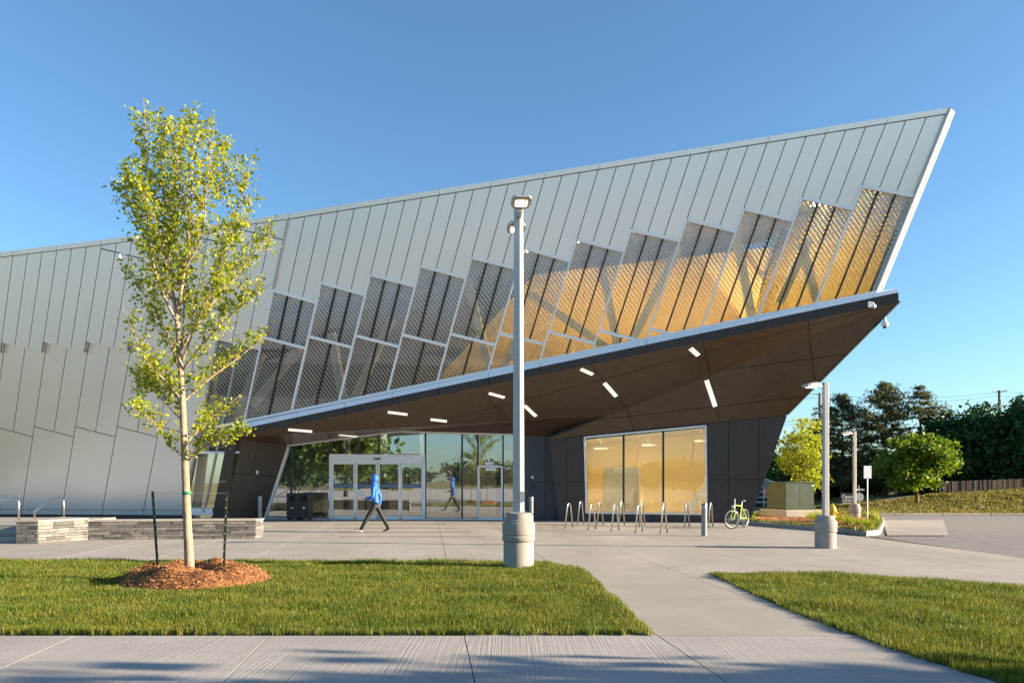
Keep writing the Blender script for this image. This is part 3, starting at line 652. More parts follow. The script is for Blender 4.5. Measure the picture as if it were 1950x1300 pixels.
sheet('grass_bank', 14, 110, 46.9, 150, 70, 60, lambda x, y: far_z(x, y)+.05-max(0, (y-62))*.02, m_field)
plz = thing('plaza', None, None); plz['kind'] = 'structure'
def ground_slab(name, pts, mat, parent, z=0.0, th=.12, bevel=.0015):
    return MB().prism([V((p[0], p[1], z)) for p in pts], V((0, 0, -th))).build(name, mat, parent, bevel=bevel)
MB().box((-6.1, 20.95, -.057), (33.9, 25.3, .10)).build('joint_bed', m_soil, plz)
DX = -.11
GAP = .010
def shear(x, y): return (x+DX*(y-8.2), y)
rows = [8.14, 10.6, 13.1, 15.75, 18.4, 21.0, 23.7, 26.4, 29.1, 33.6]
x0s = [1.55+2.07*i for i in range(-12, 6)]
for j in range(len(rows)-1):
    for i in range(len(x0s)-1):
        p = [shear(x0s[i]+GAP/2, rows[j]+GAP/2), shear(x0s[i+1]-GAP/2, rows[j]+GAP/2), shear(x0s[i+1]-GAP/2, rows[j+1]-GAP/2), shear(x0s[i]+GAP/2, rows[j+1]-GAP/2)]
        if j < 3 and x0s[i+1] < 1.0 and x0s[i+1] > -30: continue            # under the lawn
        p = clip(p, -1, 0, -10.9); p = clip(p, -1, -.62, -23.2) if j < 4 else p
        if len(p) > 2: ground_slab('slab', p, m_plaza, plz)
walk = thing('sidewalk', None, None); walk['kind'] = 'structure'
MB().box((-5.2, 2.85, -.057), (36, 10.5, .10)).build('joint_bed', m_soil, walk)
for i in range(len(x0s)-1):
    for y0, y1 in ((4.4, 8.125), (.9, 4.39), (-2.4, .89)):
        p = [shear(x0s[i]+GAP/2, y0), shear(x0s[i+1]-GAP/2, y0), shear(x0s[i+1]-GAP/2, y1), shear(x0s[i]+GAP/2, y1)]
        ground_slab('slab', p, m_walk, walk)
# brick bands in the paving before the doors
m_paver = M('band_paver', (.20, .155, .11), rough=.85, var=.25, scale=9, bump=.3, bscale=60)
for y, xa, xb in ((29.0, -6.8, -2.2), (26.55, -6.2, -1.65), (24.4, -5.6, -1.15), (22.3, -5.05, -.75)):
    n = int((xb-xa)/.33)
    for i in range(n):
        x = xa+i*.33; ground_slab('paver', [(x, y), (x+.315, y-.0), (x+.30, y+.30), (x-.015, y+.30)], m_paver, plz, z=.006, th=.05, bevel=0)
# threshold of darker slab along the doors
apron = [on_ground(1680, 987), on_ground(1796, 986), on_ground(1806, 1019), on_ground(1690, 1019)]
vs = []; nr = 10
for i in range(nr+1):
    for q in (apron[3]+(apron[0]-apron[3])*(i/nr), apron[2]+(apron[1]-apron[2])*(i/nr)): vs.append((q.x, q.y, gz(q.x, q.y)+.004))
o = MB().add(vs, [(2*i, 2*i+1, 2*i+3, 2*i+2) for i in range(nr)]).build('pavement_apron', m_plaza); tag(o, kind='structure')
# ---- lawns
def in_poly(x, y, poly):
    r = np.zeros(len(x), bool); n = len(poly)
    for i in range(n):
        x1, y1 = poly[i]; x2, y2 = poly[(i+1) % n]
        if y1 == y2: continue
        c = ((y1 > y) != (y2 > y)) & (x < (x2-x1)*(y-y1)/(y2-y1)+x1); r ^= c
    return r
def vnoise(x, y, s, seed):
    g = np.random.default_rng(seed).random((64, 64)); u, v = x/s, y/s; i, j = np.floor(u).astype(int), np.floor(v).astype(int); a, b = u-i, v-j
    a, b = a*a*(3-2*a), b*b*(3-2*b); q = lambda p, r: g[p % 64, r % 64]
    return (q(i, j)*(1-a)+q(i+1, j)*a)*(1-b)+(q(i, j+1)*(1-a)+q(i+1, j+1)*a)*b
def blades(name, poly, n, zf, hmin, hmax, mat, dens=None, wide=.006, kindlabel=None, cat='grass', lean=.4):
    xs_ = [p[0] for p in poly]; ys_ = [p[1] for p in poly]; x = RNG.uniform(min(xs_), max(xs_), n*2); y = RNG.uniform(min(ys_), max(ys_), n*2)
    k = in_poly(x, y, poly)
    if dens is not None: k &= RNG.random(len(x)) < dens(x, y)
    x, y = x[k][:n], y[k][:n]; m = len(x); z = zf(x, y)
    h = RNG.uniform(hmin, hmax, m)*(.55+.9*vnoise(x, y, .5, 3)); a = RNG.uniform(0, 2*np.pi, m); w = wide*RNG.uniform(.6, 1.3, m)*(1+np.maximum(0, y-9)*.09)
    l = RNG.uniform(0, lean, m)*h; b = RNG.uniform(0, 2*np.pi, m)
    base = np.stack([x, y, z], 1); d = np.stack([np.cos(a)*w, np.sin(a)*w, np.zeros(m)], 1)
    tip = base+np.stack([np.cos(b)*l, np.sin(b)*l, h], 1)
    vs = np.stack([base-d, base+d, tip], 1).reshape(-1, 3); fs = np.arange(m*3).reshape(-1, 3)
    o = arrays(name, vs, fs, mat); tag(o, kindlabel, cat if kindlabel else None, kind='stuff'); return o
lawn1 = [(-22, 8.22), (1.50, 8.17), (1.42, 11), (1.36, 13.6), (1.15, 14.6), (.7, 15.2), (-.3, 15.5), (-22, 15.75)]
lawn2 = [(3.52, 13.55), (3.50, 11.5), (3.56, 9.2), (3.72, 7.5), (4.0, 6.1), (4.5, 3.2), (11, 3.2), (10.6, 6), (9.4, 9.2), (7.9, 11.6), (7.0, 12.5), (5.6, 13.4)]
def lawn_z(x, y): return .035+.05*np.sin(np.clip((y-8.2)/7.5, 0, 1)*np.pi)
def lawn_base(name, poly):
    bm = bmesh.new(); vs = [bm.verts.new((x, y, .006)) for x, y in poly]; f = bm.faces.new(vs); bmesh.ops.recalc_face_normals(bm, faces=[f])
    if f.normal.z < 0: f.normal_flip()
    e = bmesh.ops.extrude_face_region(bm, geom=[f]); bmesh.ops.translate(bm, vec=(0, 0, -.1), verts=[v for v in e['geom'] if isinstance(v, bmesh.types.BMVert)])
    me = bpy.data.meshes.new(name); bm.to_mesh(me); bm.free(); tag(link(name, me, m_turf), kind='structure')
lawn_base('lawn_soil', lawn1); lawn_base('lawn_soil', lawn2)
MX, MY = -5.12, 12.35                      # the young tree's mulch ring
def ring(x, y): return np.hypot((x-MX)/1.22, (y-MY)/1.12)
d1 = lambda x, y: np.where(ring(x, y) < .97, 0, 1)*np.clip(.45+1.1*vnoise(x, y, .35, 5), 0, 1)
front = lambda x: .35+.65*np.clip((16-x)/8, 0, 1)
er = random.Random(9)
vis1 = [(-7.4+i*.06, 8.20-.0042*i*.06+er.uniform(-.075, .03)) for i in range(149)]+[(1.52, 8.14), (1.42, 11), (1.36, 13.6), (1.15, 14.6), (.7, 15.2), (-.3, 15.5), (-11.6, 15.65)]
zf1 = lambda x, y: np.full(len(x), .004)
blades('lawn_grass', vis1, 330000, zf1, .04, .085, m_grass, lambda x, y: d1(x, y)*front(y), .0042, 'clipped green lawn between the sidewalk and the plaza around the young tree')
ex_ = [(3.52, 13.55), (3.50, 11.5), (3.56, 9.2), (3.72, 7.5), (4.0, 6.1), (4.2, 5.0)]
vis2 = [(float(np.interp(-y_, [-p[1] for p in ex_], [p[0] for p in ex_]))+er.uniform(-.06, .03), y_) for y_ in np.linspace(13.55, 5.0, 120)]+[ (7.0, 5.0), (9.9, 8.0), (9.4, 9.2), (7.9, 11.6), (7.0, 12.5), (5.6, 13.4)]
blades('lawn_grass', vis2, 190000, zf1, .042, .09, m_grass, lambda x, y: np.clip(.45+1.1*vnoise(x, y, .35, 8), 0, 1)*front(y), .0042, 'clipped green lawn at the right of the diagonal path')
dryd = lambda x, y: np.where(ring(x, y) < .95, 0, 1)*(np.exp(-((ring(x, y)-1.12)/.10)**2)*.5+np.exp(-np.clip(1.45-x, 0, 9)/.12)*.8+np.exp(-np.clip(y-8.2, 0, 9)/.10)*.4+np.clip(vnoise(x, y, .8, 21)-.62, 0, 1)*.7)
blades('dry_grass', vis1, 26000, zf1, .03, .085, m_dry, dryd, .005, 'straw coloured dry grass along the lawn edge and mulch ring')
dry2 = lambda x, y: np.exp(-np.clip(x-3.6-np.clip(9-y, 0, 5)*.1, 0, 9)/.10)*.8+np.clip(vnoise(x, y, .8, 25)-.66, 0, 1)*.5
blades('dry_grass', vis2, 9000, zf1, .03, .08, m_dry, dry2, .005, 'straw coloured dry grass along the edge of the right lawn')
# mulch ring
def mulch_h(x, y, cx, cy, rx, ry, top):
    r = math.hypot((x-cx)/rx, (y-cy)/ry); b = max(0, 1-r**2.2)
    return top*b**.7*(1-.6*math.exp(-(r/.36)**2))*(1+.22*math.sin(5.3*x+1.7*y)*math.cos(4.1*y-2.2*x)+.12*math.sin(11*x)*math.sin(9*y))
def mulch_mound(name, cx, cy, rx, ry, top, z0, nchip, label, size=.03):
    n = 44; vs = []; fs = []
    for j in range(n+1):
        for i in range(n+1):
            x, y = cx+rx*1.05*(2*i/n-1), cy+ry*1.05*(2*j/n-1); h = mulch_h(x, y, cx, cy, rx, ry, top)
            vs.append((x, y, z0-.03+h+(random.uniform(-.012, .018) if h > .01 else -.03)))
    fs = [(j*(n+1)+i, j*(n+1)+i+1, (j+1)*(n+1)+i+1, (j+1)*(n+1)+i) for j in range(n) for i in range(n)]
    me = bpy.data.meshes.new(name); me.from_pydata(vs, [], fs); o = link(name, me, m_mulch, None, True); tag(o, label, 'mulch', kind='stuff')
    r = np.sqrt(RNG.random(nchip))*1.0; a = RNG.uniform(0, 2*np.pi, nchip); x = cx+rx*r*np.cos(a); y = cy+ry*r*np.sin(a)
    z = z0-.02+np.array([mulch_h(p, q, cx, cy, rx, ry, top) for p, q in zip(x, y)])+RNG.uniform(0, .02, nchip)
    quads(name+'_chips', np.stack([x, y, z], 1), size, m_chip, o, aspect=.3, up=.5)
def quads(name, c, size, mat, parent=None, aspect=.6, up=0.0, bias=None):
    m = len(c); d = RNG.normal(size=(m, 3)); d[:, 2] *= (1-up)
    d /= np.linalg.norm(d, axis=1)[:, None]; e = RNG.normal(size=(m, 3))
    if up: e[:, 2] *= .4
    e -= d*(e*d).sum(1)[:, None]; e /= np.linalg.norm(e, axis=1)[:, None]
    s = (size*RNG.uniform(.6, 1.3, m))[:, None]; d = d*s; e = e*s*aspect*.5; nrm = np.cross(d, e); nrm /= np.linalg.norm(nrm, axis=1)[:, None]+1e-9
    vs = np.stack([c-d*.5, c+e+nrm*s*.08, c+d*.5, c-e+nrm*s*.08], 1).reshape(-1, 3)
    return arrays(name, vs, np.arange(m*4).reshape(-1, 4), mat, parent, 4)
mulch_mound('mulch_ring', MX, MY, 1.2, 1.1, .36, .02, 6500, 'orange brown wood mulch mounded round the young tree', .05)

# ---- planted island on the right, kerbs
isl = thing('planting_island', None, None); isl['kind'] = 'structure'
ipx = [(1405, 996.5), (1480, 1003.5), (1560, 1010), (1612, 1014), (1650, 1020), (1676, 1016), (1684, 1000), (1683, 990), (1640, 984), (1545, 981), (1430, 982)]
ipts = [on_ground(*p) for p in ipx]; ic = sum(ipts, V((0, 0, 0)))/len(ipts)
def shrink(t): return [p+(ic-p)*t for p in ipts]
nI = len(ipts)
for i in range(nI):
    a, b = ipts[i], ipts[(i+1) % nI]; ai, bi = shrink(.05)[i], shrink(.05)[(i+1) % nI]
    MB().prism([V((p.x, p.y, .13)) for p in (a, b, bi, ai)], V((0, 0, -.4))).build('curb_stone', m_curb, isl, bevel=.012)
MB().prism([V((p.x, p.y, .12)) for p in shrink(.05)], V((0, 0, -.3))).build('soil_bed', m_soil, isl)
MB().prism([V((p.x, p.y, .155)) for p in shrink(.17)], V((0, 0, -.2))).build('mulch_bed', m_mulch, isl)
inner = [(p.x, p.y) for p in shrink(.17)]; outer = [(p.x, p.y) for p in shrink(.05)]
gd = lambda x, y: np.where(in_poly(x, y, inner), 0, 1)*1.0
blades('verge_grass', outer, 26000, lambda x, y: np.full(len(x), .11), .06, .13, m_grass, gd, .012, 'bright green grass strip round the mulched island')
n = 9000; x = RNG.uniform(min(p[0] for p in inner), max(p[0] for p in inner), n); y = RNG.uniform(min(p[1] for p in inner), max(p[1] for p in inner), n); k = in_poly(x, y, inner)
quads('mulch_chips', np.stack([x[k], y[k], np.full(k.sum(), .16)], 1), .09, m_chip, isl, .3, .5)['kind'] = 'stuff'
for px, py, hh, wh in ((1600, 993, .3, 'just right of the yellow hydrant'), (1618, 998, .34, 'in front of the island lamp base'), (1640, 1000, .3, 'left of the sign post'), (1662, 990, .42, 'tallest one, right of the sign post'), (1655, 1004, .28, 'nearest the island tip'), (1560, 992, .4, 'left of the plaza lamp post'), (1548, 988, .36, 'at the right end of the cabinet pad')):
    p = on_ground(px, py, .15)
    m = 90; c = np.array(p)+np.stack([RNG.normal(0, .12, m), RNG.normal(0, .12, m), RNG.uniform(0, .1, m)], 1)
    a = RNG.uniform(0, 6.28, m); tip = c+np.stack([np.cos(a)*.15, np.sin(a)*.15, RNG.uniform(.5, 1, m)*hh], 1); d = np.stack([np.cos(a+1.57)*.014, np.sin(a+1.57)*.014, 0*a], 1)
    o = arrays('grass_tuft', np.stack([c-d, c+d, tip], 1).reshape(-1, 3), np.arange(m*3).reshape(-1, 3), m_leafy)
    tag(o, 'small yellow green grass tuft in the mulch, '+wh, 'plant', 'grass tufts in the island')
far_curb = thing('road_curb', None, None); far_curb['kind'] = 'structure'
x = 20.5
while x < 60:
    L_ = 3.0; z0 = gz(x, 46.9)
    MB().box((x+L_/2, 46.95, z0+.0), (L_-.03, .2, .30)).build('curb_stone', m_curb, far_curb, bevel=.02); x += L_
# ---- stone planter wall, steps, handrails
pw = thing('planter_wall', 'low grey stone block wall with pale cap beside the steps and plaza', 'wall', (-10, 21.5, 0))
stones = [M('stone_'+str(i), c, rough=.85, var=.3, scale=7, bump=.6, bscale=30, stretch=(1, 1, 3)) for i, c in enumerate(((.125, .12, .115), (.18, .17, .158), (.085, .083, .08), (.22, .205, .185)))]
def stone_run(a, b, h, nrm, th=.12, seed=1):
    r = random.Random(seed); a, b = V(a), V(b); L_ = (b-a).length; t = (b-a).normalized(); nrm = V(nrm).normalized(); z = 0.0; c = 0
    hs = [.085, .075, .085, .055, .075, .085, .10]; s = h/sum(hs)
    for hh in hs:
        hh *= s; x = -r.uniform(0, .25) if c % 2 else 0.0
        while x < L_-.01:
            w = r.uniform(.28, .62); x0, x1 = max(0, x), min(L_, x+w)
            if x1-x0 > .03:
                pr = r.uniform(0, .012); p = a+t*(x0+.004); q = a+t*(x1-.004); d = nrm*-(th+pr); p = p+nrm*pr; q = q+nrm*pr
                MB().prism([p+V((0, 0, z+.004)), q+V((0, 0, z+.004)), q+V((0, 0, z+hh-.004)), p+V((0, 0, z+hh-.004))], d).build('stone', stones[r.choice((0, 0, 1, 1, 2, 3))], pw, bevel=.004)
            x += w
        z += hh; c += 1
c0, c1, c2, c3, c4_ = V((-13.0, 19.95, 0)), V((-12.42, 19.95, 0)), V((-11.85, 21.30, 0)), V((-7.36, 21.85, 0)), V((-7.30, 22.35, 0))
def outn(a, b): t = (b-a).normalized(); return V((t.y, -t.x, 0))
HP = .50
stone_run(c0, c1, HP+.06, outn(c0, c1), seed=1); stone_run(c1, c2, HP+.06, outn(c1, c2), seed=2); stone_run(c2, c3, HP, outn(c2, c3), seed=3); stone_run(c3, c4_, HP, outn(c3, c4_), .1, seed=4)
MB().prism([c0+V((.05, .1, 0)), c1+V((-.04, .1, 0)), c2+V((-.08, .1, 0)), c3+V((-.1, .1, 0)), c4_+V((-.1, 0, 0)), c2+V((-.5, .5, 0)), c0+V((.05, 1.9, 0))], V((0, 0, HP-.02))).build('core', m_back, pw)
MB().prism([V((p.x, p.y, HP+.062)) for p in (c0+V((-.02, -.02, 0)), c1+V((.02, -.02, 0)), c2+V((.02, -.02, 0)), c2+V((-.4, .45, 0)), c0+V((-.02, 2.0, 0)))], V((0, 0, .05))).build('cap', m_curb, pw, bevel=.008)
MB().prism([V((p.x, p.y, HP+.002)) for p in (c2+V((.03, -.02, 0)), c3+V((.02, -.02, 0)), c4_+V((.02, .02, 0)), c4_+V((-.4, .03, 0)), c2+V((.03, .5, 0)))], V((0, 0, .05))).build('cap', m_curb, pw, bevel=.008)
sp_ = thing('entrance_steps', 'pale concrete steps rising at the far left behind the stone wall', 'steps', (-15, 21, 0))
for i in range(3): MB().box((-16.6, 20.25+.42*i+2, .075+.15*i), (7.1, 4.0, .15)).build('step', m_plaza, sp_, bevel=.01)
def rail(p, w, h, label):
    t = thing('handrail', label, 'handrail', p, 'handrails by the steps')
    pts = [V((-w, 0, -.2)), V((-w, 0, h*.42)), V((-w*.96, 0, h*.50)), V((-w*.85, 0, h*.58)), V((-w*.34, 0, h*.97)), V((-w*.28, 0, h)), V((-w*.12, 0, h)), V((-w*.03, 0, h*.96)), V((0, 0, h*.86)), V((0, 0, -.2))]
    MB().tube([p+q for q in pts], .028, 10).build('tube', m_stain, t, smooth=True)
    for x in (-w, 0): MB().lathe(p+V((x, 0, 0)), [(.06, 0), (.06, .02)], 12).build('base_flange', m_stain, t)
rail(V((-12.95, 22.0, .45)), .84, .70, 'bent steel handrail over the stone wall, the one fully in view')
rail(V((-14.25, 22.0, .45)), 1.2, .70, 'bent steel handrail at the left picture edge')

bx = np.vectorize(far_z)
bank = [(20.8, 47.1), (48, 47.1), (52, 60), (24, 60), (20.8, 52)]
blades('bank_grass', bank, 42000, lambda x, y: bx(x, y)+.04, .10, .2, leaf_mat('bank_blade', (.11, .11, .012), (.26, .22, .045), .35, .6, patch=True), None, .014, 'golden green rough grass covering the bank below the fence')
# ================================================================== STREET FURNITURE
m_head = M('lamp_head', (.42, .42, .41), rough=.4, metal=.5)
m_lens = M('lamp_lens', (1, .9, .7), emit=((1, .78, .42), 5))
m_lens2 = M('lamp_lens_dim', (1, .85, .6), emit=((1, .74, .40), 5))
def base_profile(r, h):
    return [(r, -.3), (r, h*.45), (r*.965, h*.465), (r*.965, h*.475), (r*1.06, h*.50), (r*1.08, h*.51), (r*1.08, h*.575), (r*1.04, h*.585), (r*1.04, h*.605), (r*1.08, h*.615), (r*1.08, h*.80), (r*1.04, h*.83),
            (r*.96, h*.835), (r*.96, h*.87), (r*.86, h*.875), (r*.86, h*.99), (r*.84, h)]
def lamp_head(c, d, L_, W_, mat_l, parent, incl=.0):
    """flat rectangular luminaire, c = end at the arm, d = unit direction outward"""
    d = V(d).normalized(); s = V((-d.y, d.x, 0)); up = V((0, 0, 1))
    sec = [(0, .55, .035), (.15*L_, .8, .06), (.35*L_, 1, .085), (.75*L_, 1, .075), (.94*L_, .9, .045), (L_, .72, .015)]
    vs = []; 
    for t, w, h in sec:
        for a, b in ((-1, 0), (-1, .55), (-.8, 1), (.8, 1), (1, .55), (1, 0)): vs.append(c+d*t+s*(a*w*W_/2)+up*(b*h+incl*t))
    fs = [(i*6+j, i*6+(j+1) % 6, (i+1)*6+(j+1) % 6, (i+1)*6+j) for i in range(len(sec)-1) for j in range(6)]+[tuple(range(5, -1, -1)), tuple(30+j for j in range(6))]
    hd = MB().add(vs, fs).build('luminaire', m_head, parent)
    q = c+d*(L_*.55)+up*(-.012+incl*L_*.55)
    m_ = MB(); rot = Matrix.Rotation(math.atan2(d.y, d.x), 3, 'Z'); m_.box(q+up*.004, (L_*.72, W_*.86, .02), rot); m_.build('bezel', m_head, hd)
    m2 = MB(); m2.box(q-up*.010, (L_*.40, W_*.56, .012), rot); m2.build('lens', mat_l, hd)
    for i in range(7): MB().box(c+d*(L_*(.14+.06*i))+up*(.088+incl*L_*.3), (.012, W_*.7, .02), rot).build('cooling_fin', m_head, hd)
    return hd
# tall twin lamp on the lawn
p = V((.125, 14.5, 0)); lp = thing('lamp_post', 'tall twin-headed lamp post on a round concrete base in the lawn', 'lamp post', p, 'lamp posts')
soft(MB().lathe(p, base_profile(.288, 1.04), 40).build('concrete_base', m_base, lp))
MB().box(p+V((0, 0, 1.05)), (.30, .30, .02)).build('base_plate', m_pole, lp)
def sq_pole(c, w0, w1, z0, z1, rz, parent):
    vs = []
    for w, z in ((w0, z0), (w1, z1)):
        for a, b in ((-1, -.72), (-.72, -1), (.72, -1), (1, -.72), (1, .72), (.72, 1), (-.72, 1), (-1, .72)):
            q = Matrix.Rotation(rz, 3, 'Z') @ V((a*w/2, b*w/2, 0)); vs.append(c+q+V((0, 0, z)))
    return MB().add(vs, [(i, (i+1) % 8, (i+1) % 8+8, i+8) for i in range(8)]+[tuple(range(7, -1, -1)), tuple(range(8, 16))]).build('shaft', m_pole, parent)
sq_pole(p, .185, .148, 1.05, 6.83, math.radians(-22), lp)
MB().box(p+V((.07, -.09, 1.35)), (.09, .04, .2)).build('access_cover', m_pole, lp)
for d, dz in ((V((.06, -1, 0)), 0), (V((-.06, 1, 0)), 0)):
    c = p+d.normalized()*.08+V((0, 0, 6.68)); MB().bar(c-V((0, 0, .02)), c+d.normalized()*.34, .09, .09, V((0, 0, 1))).build('arm', m_head, lp)
    lamp_head(c+d.normalized()*.3+V((0, 0, .0)), d, .62, .36, m_lens, lp)
def single_lamp(p, H, dirv, label, sc_=1.0, lens=m_lens2):
    t = thing('lamp_post', label, 'lamp post', p, 'lamp posts')
    soft(MB().lathe(p, base_profile(.25*sc_, .80*sc_), 36).build('concrete_base', m_base, t))
    sq_pole(p, .135*sc_, .125*sc_, .80*sc_, H, math.radians(6), t)
    d = V(dirv).normalized(); c = p+V((0, 0, H-.09*sc_))+d*.06*sc_
    MB().bar(c, c+d*.12*sc_, .06, .07, V((0, 0, 1))).build('arm', m_head, t)
    lamp_head(c+d*.09*sc_-V((0, 0, .02)), d, .46*sc_, .28*sc_, lens, t)
    return t
single_lamp(on_ground(1572, 1042.5), 4.07, (-1, -.25, 0), 'lamp post with one lit head pointing left, on the plaza right of the building')
single_lamp(V((13.95, 31.0, .0)), 3.66, (-1, -.1, 0), 'smaller looking lamp post standing in the mulched island beside the sign', .9)
# bollards
def bollard(p, h, label):
    t = thing('bollard', label, 'bollard', p, 'bollards by the entrance')
    soft(MB().lathe(p, [(.085, -.1), (.085, h-.14), (.078, h-.135), (.078, h-.115), (.085, h-.11), (.085, h-.012), (.078, h)], 24).build('post', m_boll, t))
    MB().lathe(p+V((0, 0, h-.133)), [(.0795, 0), (.0795, .016)], 24).build('light_slot', m_alum, t)
    return t
bollard(on_ground(495, 991.2), 1.03, 'grey bollard at the end of the stone wall left of the entrance')
bollard(on_ground(1011.5, 997), 1.04, 'grey bollard partly behind the tall lamp base, by the wall right of the glass')
bollard(on_ground(1341, 1020), .985, 'grey bollard standing in front of the bike racks, right of the window')
# bike racks
def hoop(near, far, h, label):
    mid = (near+far)/2; t = thing('bike_rack', label, 'bike rack', (mid.x, mid.y, 0), 'steel bike rack hoops before the window')
    e = (far-near); pts = [near+V((0, 0, -.05))]; r = .12
    u = e.normalized(); L_ = e.length
    for k in range(13):
        a = math.pi*k/12; c = mid+V((0, 0, h-r)); pts.append(c-u*(r*math.cos(a))+V((0, 0, r*math.sin(a))))
    pts.append(far+V((0, 0, -.05)))
    MB().tube(pts, .024, 10).build('hoop_tube', m_stain, t, smooth=True)
    for q in (near, far): MB().lathe(V((q.x, q.y, .0)), [(.055, 0), (.055, .012)], 12).build('floor_flange', m_stain, t)
fr = [((1075.5, 1005.5), 'leftmost'), ((1119.5, 1009), 'second from left'), ((1164, 1011.3), 'third from left'), ((1209.4, 1014), 'fourth from left'), ((1257.3, 1016.5), 'rightmost')]
for (x, y), w in fr:
    a = on_ground(x, y); hoop(a, a+V((.33, .52, 0)), .87, 'bent steel bike rack hoop, %s in the front row' % w)
bk = [((1099.4, 998.6), 'leftmost'), ((1136.7, 999.8), 'second from left'), ((1178, 1000.5), 'third from left'), ((1217, 1002), 'fourth from left'), ((1259.5, 1003), 'fifth from left'), ((1303, 1004), 'sixth from left'), ((1349, 1004.5), 'rightmost, beside the bollard')]
for (x, y), w in bk:
    a = on_ground(x, y); hoop(a, a+V((.31, .55, 0)), .88, 'bent steel bike rack hoop, %s in the back row' % w)
# bicycle
def bicycle(p, ang):
    t = thing('bicycle', 'lime green bicycle parked at the dark wall corner right of the racks', 'bicycle', p)
    m_fr = M('bike_green', (.45, .60, .03), rough=.3); m_ty = M('tyre', (.02, .02, .02), rough=.8); m_rim = M('rim', (.7, .7, .7), rough=.25, metal=.9)
    R3 = Matrix.Rotation(ang, 3, 'Z'); q = lambda x, y, z: p+R3 @ V((x, y, z)); R_ = .29
    def wheel(cx, steer=0):
        S = Matrix.Rotation(steer, 3, 'Z'); ring_ = lambda r, n: [q(cx, 0, R_)+R3 @ (S @ V((r*math.cos(2*math.pi*i/n), 0, r*math.sin(2*math.pi*i/n)))) for i in range(n)]
        w = MB().tube(ring_(R_-.018, 32), .02, 8, True).build('tyre', m_ty, t, smooth=True)
        MB().tube(ring_(R_-.045, 32), .010, 6, True).build('rim', m_rim, w, smooth=True)
        m_ = MB(); c = q(cx, 0, R_)
        for v in ring_(R_-.05, 18): m_.tube([c, v], .0025, 4)
        m_.build('spokes', m_rim, w); MB().tube([c-R3 @ V((0, .04, 0)), c+R3 @ V((0, .04, 0))], .02, 10).build('hub', m_rim, w)
    wheel(.48, -.5); wheel(-.46)
    bb, seat_t, head_b, head_t = (-.08, 0, .28), (-.2, 0, .66), (.33, 0, .58), (.30, 0, .70)
    m_ = MB()
    for a, b, r in ((bb, seat_t, .017), (bb, head_b, .02), (seat_t, head_t, .017), (head_b, head_t, .02)): m_.tube([q(*a), q(*b)], r, 8)
    for s in (-.05, .05): m_.tube([q(*bb), q(-.46, s, .29)], .011, 6); m_.tube([q(*seat_t), q(-.46, s, .29)], .010, 6)
    m_.build('frame', m_fr, t)
    f = MB()
    for s in (-.05, .05): f.tube([q(.33, s, .56), q(.48, s, .29)], .013, 6)
    f.build('fork', m_fr, t)
    MB().tube([q(*head_t), q(.28, 0, .90)], .014, 8).build('stem', m_rim, t)
    MB().tube([q(.20, -.30, .93), q(.30, -.12, .90), q(.30, .12, .90), q(.20, .30, .93)], .012, 8).build('handlebar', m_black, t)
    for s in (-1, 1): MB().tube([q(.22, s*.25, .925), q(.16, s*.36, .935)], .017, 8).build('grip', m_black, t)
    MB().tube([q(*seat_t), q(-.235, 0, .78)], .013, 8).build('seat_post', m_rim, t)
    MB().add([q(-.36, -.08, .80), q(-.36, .08, .80), q(-.12, .02, .80), q(-.12, -.02, .80), q(-.34, -.06, .84), q(-.34, .06, .84), q(-.13, .015, .82), q(-.13, -.015, .82)],
             [(0, 1, 2, 3), (4, 7, 6, 5), (0, 4, 5, 1), (1, 5, 6, 2), (2, 6, 7, 3), (3, 7, 4, 0)]).build('saddle', m_black, t, bevel=.012)
    c = MB().tube([q(-.08, .05+.0, .28)+R3 @ V((.08*math.cos(i*.3927), 0, .08*math.sin(i*.3927))) for i in range(16)], .006, 5, True).build('chainring', m_rim, t)
    for s, dz in ((-.09, -.14), (.09, .14)): MB().tube([q(-.08, s*.6, .28), q(-.03, s, .28+dz)], .010, 6).build('crank', m_rim, t); MB().box(q(-.03, s*1.4, .28+dz), (.09, .07, .02), R3).build('pedal', m_black, t)
    MB().tube([q(-.2, -.06, .25), q(-.26, -.2, .0)], .009, 6).build('kickstand', m_rim, t)
    MB().box(q(.40, 0, .66), (.05, .08, .06), R3).build('front_light', m_white, t); t.scale = (1.16, 1.16, 1.16)
bicycle(on_ground(1407, 1005), math.radians(-130))
# twin bins
p = on_ground(571, 990); tb = thing('litter_bin', 'black twin litter and recycling bin standing before the entrance glass', 'litter bin', p)
for s, lab in ((-1, 0), (1, 1)):
    c = p+V((s*.242, 0, 0)); b_ = MB().box(c+V((0, 0, .61)), (.476, .55, 1.06)).build('bin_body', M('bin_metal', (.022, .022, .023), rough=.45, metal=.3), tb, bevel=.02)
    MB().box(c+V((0, -.277, .90)), (.24, .012, .24)).build('opening', M('bin_hole', (.003, .003, .003), rough=.9), b_, bevel=.0)
    MB().lathe(c+V((0, 0, 0)), [(.001, 0), (.002, .001)], 6) if False else None
    m_ = MB(); n = 20; rr = .065
    m_.add([c+V((rr*math.cos(2*math.pi*i/n)*(1.3 if s < 0 else 1), -.278, .53+rr*math.sin(2*math.pi*i/n)*(.6 if s < 0 else 1))) for i in range(n)], [tuple(range(n))]); m_.build('emblem', M('emblem_blue', (.03, .045, .08), rough=.4), b_)
    m_ = MB(); rr = .04; m_.add([c+V((rr*math.cos(2*math.pi*i/n)*(1.6 if s < 0 else 1), -.281, .53+rr*math.sin(2*math.pi*i/n)*(.4 if s < 0 else 1))) for i in range(n)], [tuple(range(n))]); m_.build('emblem_mark', m_white, b_)
    for dx in (-.17, .17): MB().box(c+V((dx, 0, .04)), (.06, .4, .08)).build('foot', m_black, tb)

